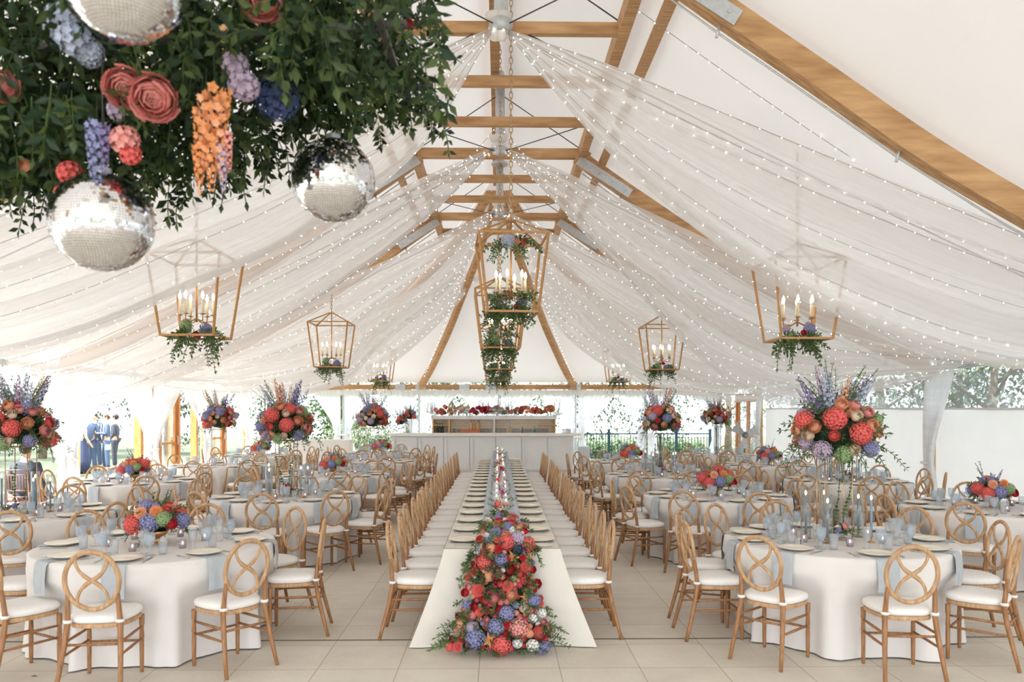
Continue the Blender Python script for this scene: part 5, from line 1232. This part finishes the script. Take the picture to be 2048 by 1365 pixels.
for x0 in (SX0 - 0.05, SX0 - 0.15, -0.55, -0.4, 0.25, 0.4, 1.65, 1.85):
    for k in range(3): leafy_sprig(mb, (x0, SY - 0.05, 0.08), (rnd.uniform(-.35, .35), 0, 1), rnd.uniform(0.25, 0.42), 8, 0.045, 0.1, 0.35, rnd=rnd)
f = ob('foliage', mb.mesh('foliage', [leaf_a, leaf_b]), g); f['kind'] = 'stuff'
for x0, c in ((SX0, 'mauve'), (SX0 + 0.1, 'paleblue'), (-0.5, 'purple'), (-0.35, 'mauve'), (0.3, 'blush'), (1.7, 'peach')): add_bloom(g, 'spike', c, (x0, SY - 0.1, 0.1), 0.34, (rnd.uniform(-.2, .2), 0, 1), rnd)
for i, x in enumerate((-2.35, -2.6)):
    t = thing('bar_vase_arrangement', ['loose peach and purple flowers in a glass vase on the left end of the bar', 'small leafy flowers beside the vase on the bar end'][i], 'flower arrangement', (x - 0.3, BY + 0.35, 1.139))
    hh = 0.38 - 0.16 * i
    ob('vase', MB().lathe([(0.001, 0), (0.06, 0.002), (0.085, hh), (0.08, hh), (0.055, 0.01), (0.001, 0.01)], 16).mesh('vase', thin_glass), t)
    flower_mound(t, (0, 0, hh + 0.14), 0.2 - 0.05 * i, 0.18 - 0.04 * i, 0.16, 22, 70 + i, LOWPAL, leaves=26, spikes=5, spike_h=0.3, trail=3)

# ================================================================== FAN, RAILING
fan = thing('drum_fan', 'large grey pedestal drum fan by the timber doors on the right', 'fan', (X(1490, 22.6), 22.6, 0))
fg = MB(); fz = 1.12
for rr in (0.12, 0.22, 0.32, 0.42): 
    for yy in (-0.1, 0.1): fg.tube([(rr * math.cos(a), yy * (1.2 - rr), fz + rr * math.sin(a)) for a in [i * PI / 14 for i in range(28)]], 0.006, 5, closed=True)
for i in range(14):
    a = i * 2 * PI / 14; fg.tube([(0, -0.12, fz), (0.42 * math.cos(a), -0.08, fz + 0.42 * math.sin(a))], 0.004, 4)
ob('wire_guard', fg.mesh('wire_guard', steel_white), fan)
for k in range(3):
    a = k * 2 * PI / 3 + 0.4; bl = MB(); c, s = math.cos(a), math.sin(a)
    bl.grid(lambda u, v: ((0.06 + 0.32 * u) * c - (v - 0.5) * 0.2 * s * (0.5 + u), (v - 0.5) * 0.08, fz + (0.06 + 0.32 * u) * s + (v - 0.5) * 0.2 * c * (0.5 + u)), 5, 4)
    ob('blade', bl.mesh('blade', steel_white), fan)
ob('motor', MB().ball((0, 0.03, fz), 0.1, 12).mesh('motor', cable_m), fan)
ob('stand', MB().tube([(0, 0.05, 0.04), (0, 0.05, fz)], 0.025, 8).lathe([(0.26, 0), (0.26, 0.03), (0.06, 0.06)], 18, (0, 0.05, 0)).mesh('stand', cable_m), fan)
rl = thing('railing', 'dark green-blue metal railing outside beyond the right end of the bar', 'railing', (0, 28.3, 0))
rx0, rx1 = X(1150, 28.3), X(1420, 28.3)
rm = MB(); rm.box(((rx0 + rx1) / 2, 0, 0.98), (rx1 - rx0, 0.05, 0.05)); rm.box(((rx0 + rx1) / 2, 0, 0.12), (rx1 - rx0, 0.04, 0.04)); ob('top_and_bottom_rail', rm.mesh('rails', rail_green, False), rl)
nb = 44
for i in range(nb + 1):
    x = lerp(rx0, rx1, i / nb)
    if i % 11 == 0: ob('post', MB().box((x, 0, 0.55), (0.09, 0.09, 1.1)).lathe([(0.06, 1.1), (0.07, 1.13), (0.0, 1.2)], 8, (x, 0, 0)).mesh('post', rail_green, False), rl)
    else: ob('baluster', MB().box((x, 0, 0.55), (0.02, 0.02, 0.86)).mesh('baluster', rail_green, False), rl)

# ================================================================== OUTSIDE: trees, shrubs, people
def leaf_cloud(mb, c, rx, ry, rz_, n, s, rnd):
    for i in range(n):
        v = Vector((rnd.gauss(0, 1), rnd.gauss(0, 1), rnd.gauss(0, 1))).normalized() * rnd.uniform(0.55, 1.0) ** 0.6
        q = Vector(c) + Vector((v.x * rx, v.y * ry, v.z * rz_)) * (1 + 0.12 * math.sin(v.x * 9 + v.z * 7))
        petal(mb, q, (rnd.uniform(-1, 1), rnd.uniform(-1, 1), rnd.uniform(-1, .5)), (0, 0, 1), s * rnd.uniform(.7, 1.3), s * .6, 0.2)
def tree(x, y, h, r, label, seed, m_=tree_leaf, n=2600, low=0.3):
    rnd = random.Random(seed); t = thing('tree', label, 'tree', (x, y, -0.05), 0, 'trees beyond the tent')
    tr = MB(); tr.tube([(0, 0, 0), (0.05, 0, h * 0.3), (-0.05, 0.1, h * 0.7)], [0.16, 0.12, 0.05], 8)
    for k in range(5): a = k * 1.3; tr.tube([(0, 0, h * (0.3 + 0.06 * k)), (r * 0.6 * math.cos(a), r * 0.6 * math.sin(a), h * (0.5 + 0.07 * k))], [0.06, 0.02], 6)
    ob('trunk', tr.mesh('trunk', mat('bark', rgb(140, 124, 108), 0.9, var=0.3)), t)
    mb = MB()
    for k in range(9):
        a = rnd.uniform(0, 6.28); q = rnd.uniform(0, 0.65) * r; leaf_cloud(mb, (q * math.cos(a), q * math.sin(a), lerp(h * low, h * 0.85, rnd.random())), r * 0.55, r * 0.55, h * 0.2, n // 9, 0.17, rnd)
    f = ob('crown', mb.mesh('crown', m_), t); f['kind'] = 'stuff'
for i, (x, y, h, r) in enumerate([(3.4, 33, 5.5, 2.6), (6.2, 34, 6.0, 2.8), (0.2, 34, 5.5, 2.6), (-2.2, 36, 5.5, 2.4), (-6.5, 33, 4.2, 1.6), (9.5, 33, 6, 2.6), (-14, 34, 5, 2.4), (-17.5, 31, 5.5, 2.6), (13, 27, 6, 2.8)]):
    tree(x, y, h, r, ['pale leafy tree behind the railing, nearest the bar', 'pale leafy tree behind the railing, further right', 'tree crown seen above the bar flowers, right', 'tree crown seen above the bar flowers, left', 'dark green cone-like tree seen between left curtains', 'tree beyond the timber doors on the right', 'tree behind the guests on the lawn', 'larger tree far left of the guests', 'tree outside the right wall band'][i], 200 + i, leaf_a if i == 4 else tree_leaf, low=0.16)
tp = [o for o in bpy.data.objects if o.name.startswith('tree') and o.parent is None][:2]
more = [(-19, 36), (-23, 33), (-27, 38), (-32, 34), (-11, 38), (-8.5, 41), (-20, 27), (-25, 24), (-30, 20), (-24, 15), (-4.5, 40), (14, 38), (18, 33), (12.5, 20), (13.5, 14.5), (12.6, 9), (14, 24)]
for i, (x, y) in enumerate(more): dup(tp[i % 2], (x, y, -0.05), i * 1.7, f'tree in the belt around the lawn, {ordw[i]} along the {"left" if x < 0 else "right"} side', 'trees beyond the tent')
def shrub(x, y, r, h, label, seed, m_=shrub_leaf, n=1500):
    rnd = random.Random(seed); mb = MB()
    for k in range(6): a = k * 1.05; leaf_cloud(mb, (r * 0.45 * math.cos(a), r * 0.35 * math.sin(a), h * (0.5 + 0.1 * (k % 2))), r * 0.6, r * 0.5, h * 0.42, n // 6, 0.1, rnd)
    for v_i, v in enumerate(mb.v):
        if v[2] < 0: mb.v[v_i] = (v[0], v[1], 0.0)
    o = ob('shrub', mb.mesh('shrub', m_), None, (x, y, -0.04)); tag(o, label, 'shrub', 'shrubs outside the tent')
shrub(X(720, 29), 29, 1.3, 1.7, 'pale flowering shrub between curtains left of the bar', 1, n=2600)
shrub(X(775, 30), 30, 1.1, 2.0, 'greener shrub right of the pale one, behind the bar end', 2, tree_leaf)
for i in range(5): shrub(lerp(rx0, rx1, (i + 0.5) / 5), 29.6, 0.75, 0.75, f'dense green shrub behind the railing, {ordw[i]} from the bar', 10 + i, leaf_a, 900)
tag(ob('service_table', MB().box((X(640, 24), 24, 0.92), (1.9, 0.7, 0.05)).box((X(640, 24), 24, 0.46), (1.85, 0.66, 0.88)).mesh('service_table', cushion_m, False)), 'white draped service table left of the bar', 'table')

# people: one continuous skinned body; clothing and hair are parts
def skin(name, pts, edges, rad, m_, parent, sub=2):
    me = bpy.data.meshes.new(name); me.from_pydata([tuple(p) for p in pts], edges, [])
    o = bpy.data.objects.new(name, me); C.objects.link(o)
    md = o.modifiers.new('Skin', 'SKIN'); md.use_smooth_shade = True
    for i, r in enumerate(rad):
        sv = me.skin_vertices[0].data[i]; sv.radius = r if isinstance(r, tuple) else (r, r)
    me.skin_vertices[0].data[0].use_root = True
    sb = o.modifiers.new('Sub', 'SUBSURF'); sb.levels = sub; sb.render_levels = sub
    dg = bpy.context.evaluated_depsgraph_get(); ev = o.evaluated_get(dg); m2 = bpy.data.meshes.new_from_object(ev); m2.materials.clear(); m2.materials.append(m_)
    m2.polygons.foreach_set('use_smooth', [True] * len(m2.polygons))
    o.modifiers.clear(); o.data = m2; o.parent = parent; return o
skin_m = mat('skin', rgb(214, 168, 142), 0.6, var=0.04); suit_m = mat('blue_suit', rgb(84, 102, 128), 0.85, var=0.08, bump=0.1, bscale=80); navy_m = mat('navy_dress', rgb(58, 68, 98), 0.8, var=0.1); floral_m = mat('pale_floral_dress', rgb(200, 208, 216), 0.8, var=0.05, scale=12, col2=rgb(236, 228, 226)); shirt_m = mat('white_shirt', rgb(238, 238, 238), 0.8); dark_m = mat('dark_jacket', rgb(70, 74, 84), 0.85)
hair_b = mat('brown_hair', rgb(86, 64, 50), 0.6, var=0.25, scale=40); hair_d = mat('dark_hair', rgb(48, 40, 36), 0.6, var=0.25, scale=40); shoe_m = mat('tan_shoe', rgb(150, 104, 72), 0.4)
def person(x, y, rz, label, outfit, hairm, h=1.76, arms=((-0.10, 0.05), (-0.10, 0.05)), legs=0.07, longhair=False, fold=None, z0=-0.05, sitting=False):
    k = h / 1.76; t = thing('person', label, 'person', (x, y, z0), rz, None); t.scale = (k, k, k)
    # faces local -y
    hipz = 0.92 if not sitting else 0.52
    def leg(s):
        if sitting: return [Vector((s * 0.1, 0, hipz)), Vector((s * 0.13, -0.42, 0.5)), Vector((s * 0.13, -0.42, 0.09)), Vector((s * 0.13, -0.56, 0.04))]
        return [Vector((s * 0.095, 0, hipz - 0.04)), Vector((s * (0.09 + legs * 0.5), -0.02 + 0.03 * s, 0.5)), Vector((s * (0.09 + legs), 0.03 * s, 0.09)), Vector((s * (0.1 + legs), -0.15 + 0.03 * s, 0.03))]
    dz = hipz - 0.92
    pel, wai, che, nek, hd, top = [Vector((0, yy, z + dz)) for yy, z in ((0, 0.95), (0, 1.12), (0, 1.34), (0.01, 1.49), (-0.015, 1.58), (-0.01, 1.70))]
    pts = [pel, wai, che, nek, hd, top]; rad = [(0.16, 0.12), (0.145, 0.105), (0.165, 0.115), 0.055, (0.075, 0.09), (0.068, 0.085)]; ed = [(0, 1), (1, 2), (2, 3), (3, 4), (4, 5)]
    jk = [(pel + Vector((0, 0, -0.13)), (0.178, 0.14)), (wai.copy(), (0.165, 0.125)), (che.copy(), (0.185, 0.135)), (Vector((0, 0.015, 1.455 + dz)), (0.085, 0.08))]; jed = [(0, 1), (1, 2), (2, 3)]
    hands = []
    for si, s in enumerate((-1, 1)):
        sh = Vector((s * 0.185, 0.0, 1.40 + dz)); fw, out = arms[si]
        if fold and fold[si]: el = Vector((s * 0.25, -0.02, 1.13 + dz)); wr = Vector((s * 0.07, -0.24, 1.16 + dz)); 
        else: el = Vector((s * (0.235 + out * 0.5), 0.03, 1.13 + dz)); wr = Vector((s * (0.24 + out), fw, 0.90 + dz))
        hn = wr + (wr - el).normalized() * 0.085
        b = len(pts); pts += [sh, el, wr, hn]; rad += [0.052, 0.042, 0.028, (0.036, 0.018)]; ed += [(2, b), (b, b + 1), (b + 1, b + 2), (b + 2, b + 3)]
        fd = (hn - wr).normalized(); sd = Vector((0, 1, 0)) if abs(fd.y) < .7 else Vector((1, 0, 0))
        for f_ in range(4):
            p1 = hn + sd * (f_ - 1.5) * 0.017; p2 = p1 + fd * (0.04 - 0.004 * abs(f_ - 1.5)) + Vector((0, -0.008, 0)); c = len(pts); pts += [p1 + fd * 0.01, p2]; rad += [0.0085, 0.007]; ed += [(b + 3, c), (c, c + 1)]
        p1 = wr + fd * 0.03 - sd * 0.035; c = len(pts); pts += [p1, p1 + fd * 0.035 - sd * 0.01]; rad += [0.010, 0.008]; ed += [(b + 2, c), (c, c + 1)]
        b = len(jk); jk += [(sh, 0.066), (el, 0.055), (wr - (wr - el).normalized() * 0.02, 0.042)]; jed += [(2, b), (b, b + 1), (b + 1, b + 2)]
    tb = [(Vector((0, 0, pel.z + 0.09)), (0.155, 0.12))]; ted = []
    for s in (-1, 1):
        L = leg(s); b = len(pts); pts += L; rad += [0.085, 0.058, 0.04, 0.035]; ed += [(0, b), (b, b + 1), (b + 1, b + 2), (b + 2, b + 3)]
        b = len(tb); tb += [(L[0], 0.10), (L[1], 0.078), (L[2] + Vector((0, 0, 0.02)), 0.062)]; ted += [(0, b), (b, b + 1), (b + 1, b + 2)]
    skin('body', pts, ed, rad, skin_m, t, 1)
    hz = 1.625 + dz; fc = MB()
    for s in (-1, 1): fc.ball((s * 0.03, -0.095, hz + 0.012), 0.010, 8)
    ob('eyes', fc.mesh('eyes', hair_d), t)
    fn_ = MB().tube([(0, -0.095, hz + 0.02), (0, -0.122, hz - 0.02), (0, -0.10, hz - 0.03)], [0.006, 0.013, 0.01], 6); 
    for s in (-1, 1): fn_.ball((s * 0.078, 0.0, hz - 0.005), 0.022, 8, sq=(0.45, 0.8, 1.3))
    ob('nose_and_ears', fn_.mesh('nose_and_ears', skin_m), t)
    ob('mouth', MB().tube([(-0.022, -0.094, hz - 0.055), (0, -0.102, hz - 0.058), (0.022, -0.094, hz - 0.055)], 0.005, 5).mesh('mouth', mat('lips', rgb(176, 96, 88), 0.5)), t)
    hm = MB(); hm.ball((0, 0.022, hz + 0.035), 0.094, 14, sq=(0.96, 1.05, 1.02))
    if longhair: hm.tube([(0, 0.05, hz + 0.05), (0, 0.085, hz - 0.06), (0, 0.075, hz - 0.2)], [0.07, 0.075, 0.04], 10, flat=0.8)
    ob('hair', hm.mesh('hair', hairm), t)
    top_m, low_m = outfit
    if low_m == 'dress':
        dr = MB(); dr.lathe([(0.30, 0.06 + 0), (0.27, 0.4), (0.2, 0.8), (0.175, 0.95), (0.145, 1.12), (0.165, 1.28), (0.17, 1.36), (0.12, 1.42)], 20)
        dr.v = [(v[0], v[1] * 0.75, v[2] + dz) for v in dr.v]; ob('dress', dr.mesh('dress', top_m), t)
    else:
        skin('jacket', [p for p, r in jk], jed, [r for p, r in jk], top_m, t, 1)
        sh_ = MB(); sh_.add([(-0.045, -0.138, 1.44 + dz), (0.045, -0.138, 1.44 + dz), (0.0, -0.147, 1.16 + dz), (0, -0.158, 1.38 + dz)], [(0, 1, 3), (1, 2, 3), (2, 0, 3)]); sh_.lathe([(0.062, 1.44), (0.066, 1.475), (0.062, 1.50)], 12, (0, 0.01, dz)); ob('shirt', sh_.mesh('shirt', shirt_m), t)
        skin('trousers', [p for p, r in tb], ted, [r for p, r in tb], low_m, t, 1)
    so = MB()
    for s in (-1, 1): L = leg(s); so.tube([L[2] + Vector((0, 0.03, -0.03)), L[2] + Vector((0, -0.05, -0.045)), L[3] + Vector((0, -0.03, 0.0))], [0.045, 0.045, 0.035], 8)
    so.v = [(v[0], v[1], max(0.0, v[2])) for v in so.v]; ob('shoes', so.mesh('shoes', shoe_m), t)
GY = 25.0
def gx(px, d): return X(px, d)
person(gx(178, 24.6), 24.6, R(200), 'person in a blue suit standing with back turned, hands behind', (suit_m, suit_m), hair_b, 1.80)
person(gx(163, 23.9), 23.9, R(150), 'person in a long navy dress with bare arm, beside the pole', (navy_m, 'dress'), hair_d, 1.70, longhair=True)
person(gx(189, 25.6), 25.6, R(20), 'person with sunglasses in a grey-blue suit facing the tent', (suit_m, suit_m), hair_d, 1.80, fold=(1, 1))
person(gx(213, 24.8), 24.8, R(-60), 'person in a blue suit turned to the group, holding a drink', (suit_m, suit_m), hair_b, 1.78, fold=(1, 1), legs=0.1)
person(gx(186, 26.6), 26.6, R(-20), 'person in a long pale floral dress behind the suits', (floral_m, 'dress'), hair_b, 1.68, longhair=True)
person(gx(140, 25.2), 25.2, R(70), 'person in a blue suit half hidden by the near curtain', (suit_m, suit_m), hair_b, 1.78)
person(gx(230, 25.6), 25.6, R(-80), 'person in grey trousers cut by the far curtain', (dark_m, dark_m), hair_d, 1.76)
cx_, cy_ = X(33, 12.5), 12.75
person(cx_, cy_, R(180), 'seated person in a dark jacket with back turned, on a brown chair', (dark_m, dark_m), hair_d, 1.74, sitting=True, z0=0.0)
ch = thing('ballroom_chair', 'brown ballroom chair under the seated guest at the left edge', 'chair', (cx_, cy_ - 0.02, 0), PI)
bw = mat('brown_lacquer', rgb(128, 92, 78), 0.4)
ob('seat', MB().box((0, -0.02, 0.43), (0.4, 0.4, 0.03)).mesh('seat', bw, False), ch)
for sx in (-1, 1):
    ob('leg', MB().tube([(sx * 0.17, -0.19, 0), (sx * 0.17, -0.19, 0.42)], 0.013, 8).mesh('leg', bw), ch); ob('leg', MB().tube([(sx * 0.18, 0.22, 0), (sx * 0.175, 0.19, 0.45), (sx * 0.17, 0.23, 0.92)], 0.013, 8).mesh('leg', bw), ch)
sp = MB()
for z in (0.92, 0.84, 0.6, 0.5): sp.tube([(-0.17, 0.19 + (z - .45) * .085, z), (0.17, 0.19 + (z - .45) * .085, z)], 0.011, 8)
for i in range(7): x = lerp(-0.13, 0.13, i / 6); sp.tube([(x, 0.205, 0.6), (x, 0.225, 0.84)], 0.007, 6)
ob('spindle_back', sp.mesh('spindle_back', bw), ch)
# white folding chair, outside pole and guy strap
fc_ = thing('folding_chair', 'white folding chair standing open on the lawn beside the wooden pole', 'chair', (X(132, 22.8), 22.8, -0.05), R(60))
wpl = mat('white_resin', rgb(244, 246, 246), 0.4)
ob('seat', MB().box((0, 0, 0.44), (0.40, 0.38, 0.03)).mesh('seat', wpl, False), fc_)
bk2 = MB()
for z in (0.78, 0.72, 0.66, 0.60): bk2.box((0, 0.235 + (z - .6) * .3, z), (0.38, 0.015, 0.04))
ob('slatted_back', bk2.mesh('slatted_back', wpl, False), fc_)
for s in (-1, 1):
    ob('leg', MB().beam((s * 0.21, -0.24, 0), (s * 0.21, 0.30, 0.83), 0.02, 0.04).mesh('leg', wpl, False), fc_); ob('leg', MB().beam((s * 0.185, 0.30, 0), (s * 0.185, -0.14, 0.45), 0.02, 0.04).mesh('leg', wpl, False), fc_)
pole(X(156, 21.2), 21.2, 'pale wooden pole outside in front of the guests', h=2.5, r=0.055)
st = thing('guy_strap', 'white strap running from the eave down to the lawn', 'strap', (0, 0, 0)); ob('webbing', MB().beam((P(164, 810, 21.0).x + .0, 21.0, 2.5), (P(164, 810, 21.0).x + 1.5, 22.5, -0.03), 0.06, 0.01).mesh('webbing', wpl, False), st)
ob('ratchet', MB().box(P(215, 895, 22.1), (0.1, 0.06, 0.14)).mesh('ratchet', steel_white, False), st)

# two brown leaves on the floor at the front left
lf = MB(); petal(lf, (0, 0, 0.004), (1, 0.3, 0), (0, 0, 1), 0.05, 0.03, 0.1)
tag(ob('fallen_leaf', lf.mesh('fallen_leaf', mat('dry_leaf', rgb(120, 86, 50), 0.8)), None, P(60, 1355, 5.57)), 'small dry brown leaf on the stone floor at front left', 'leaf')
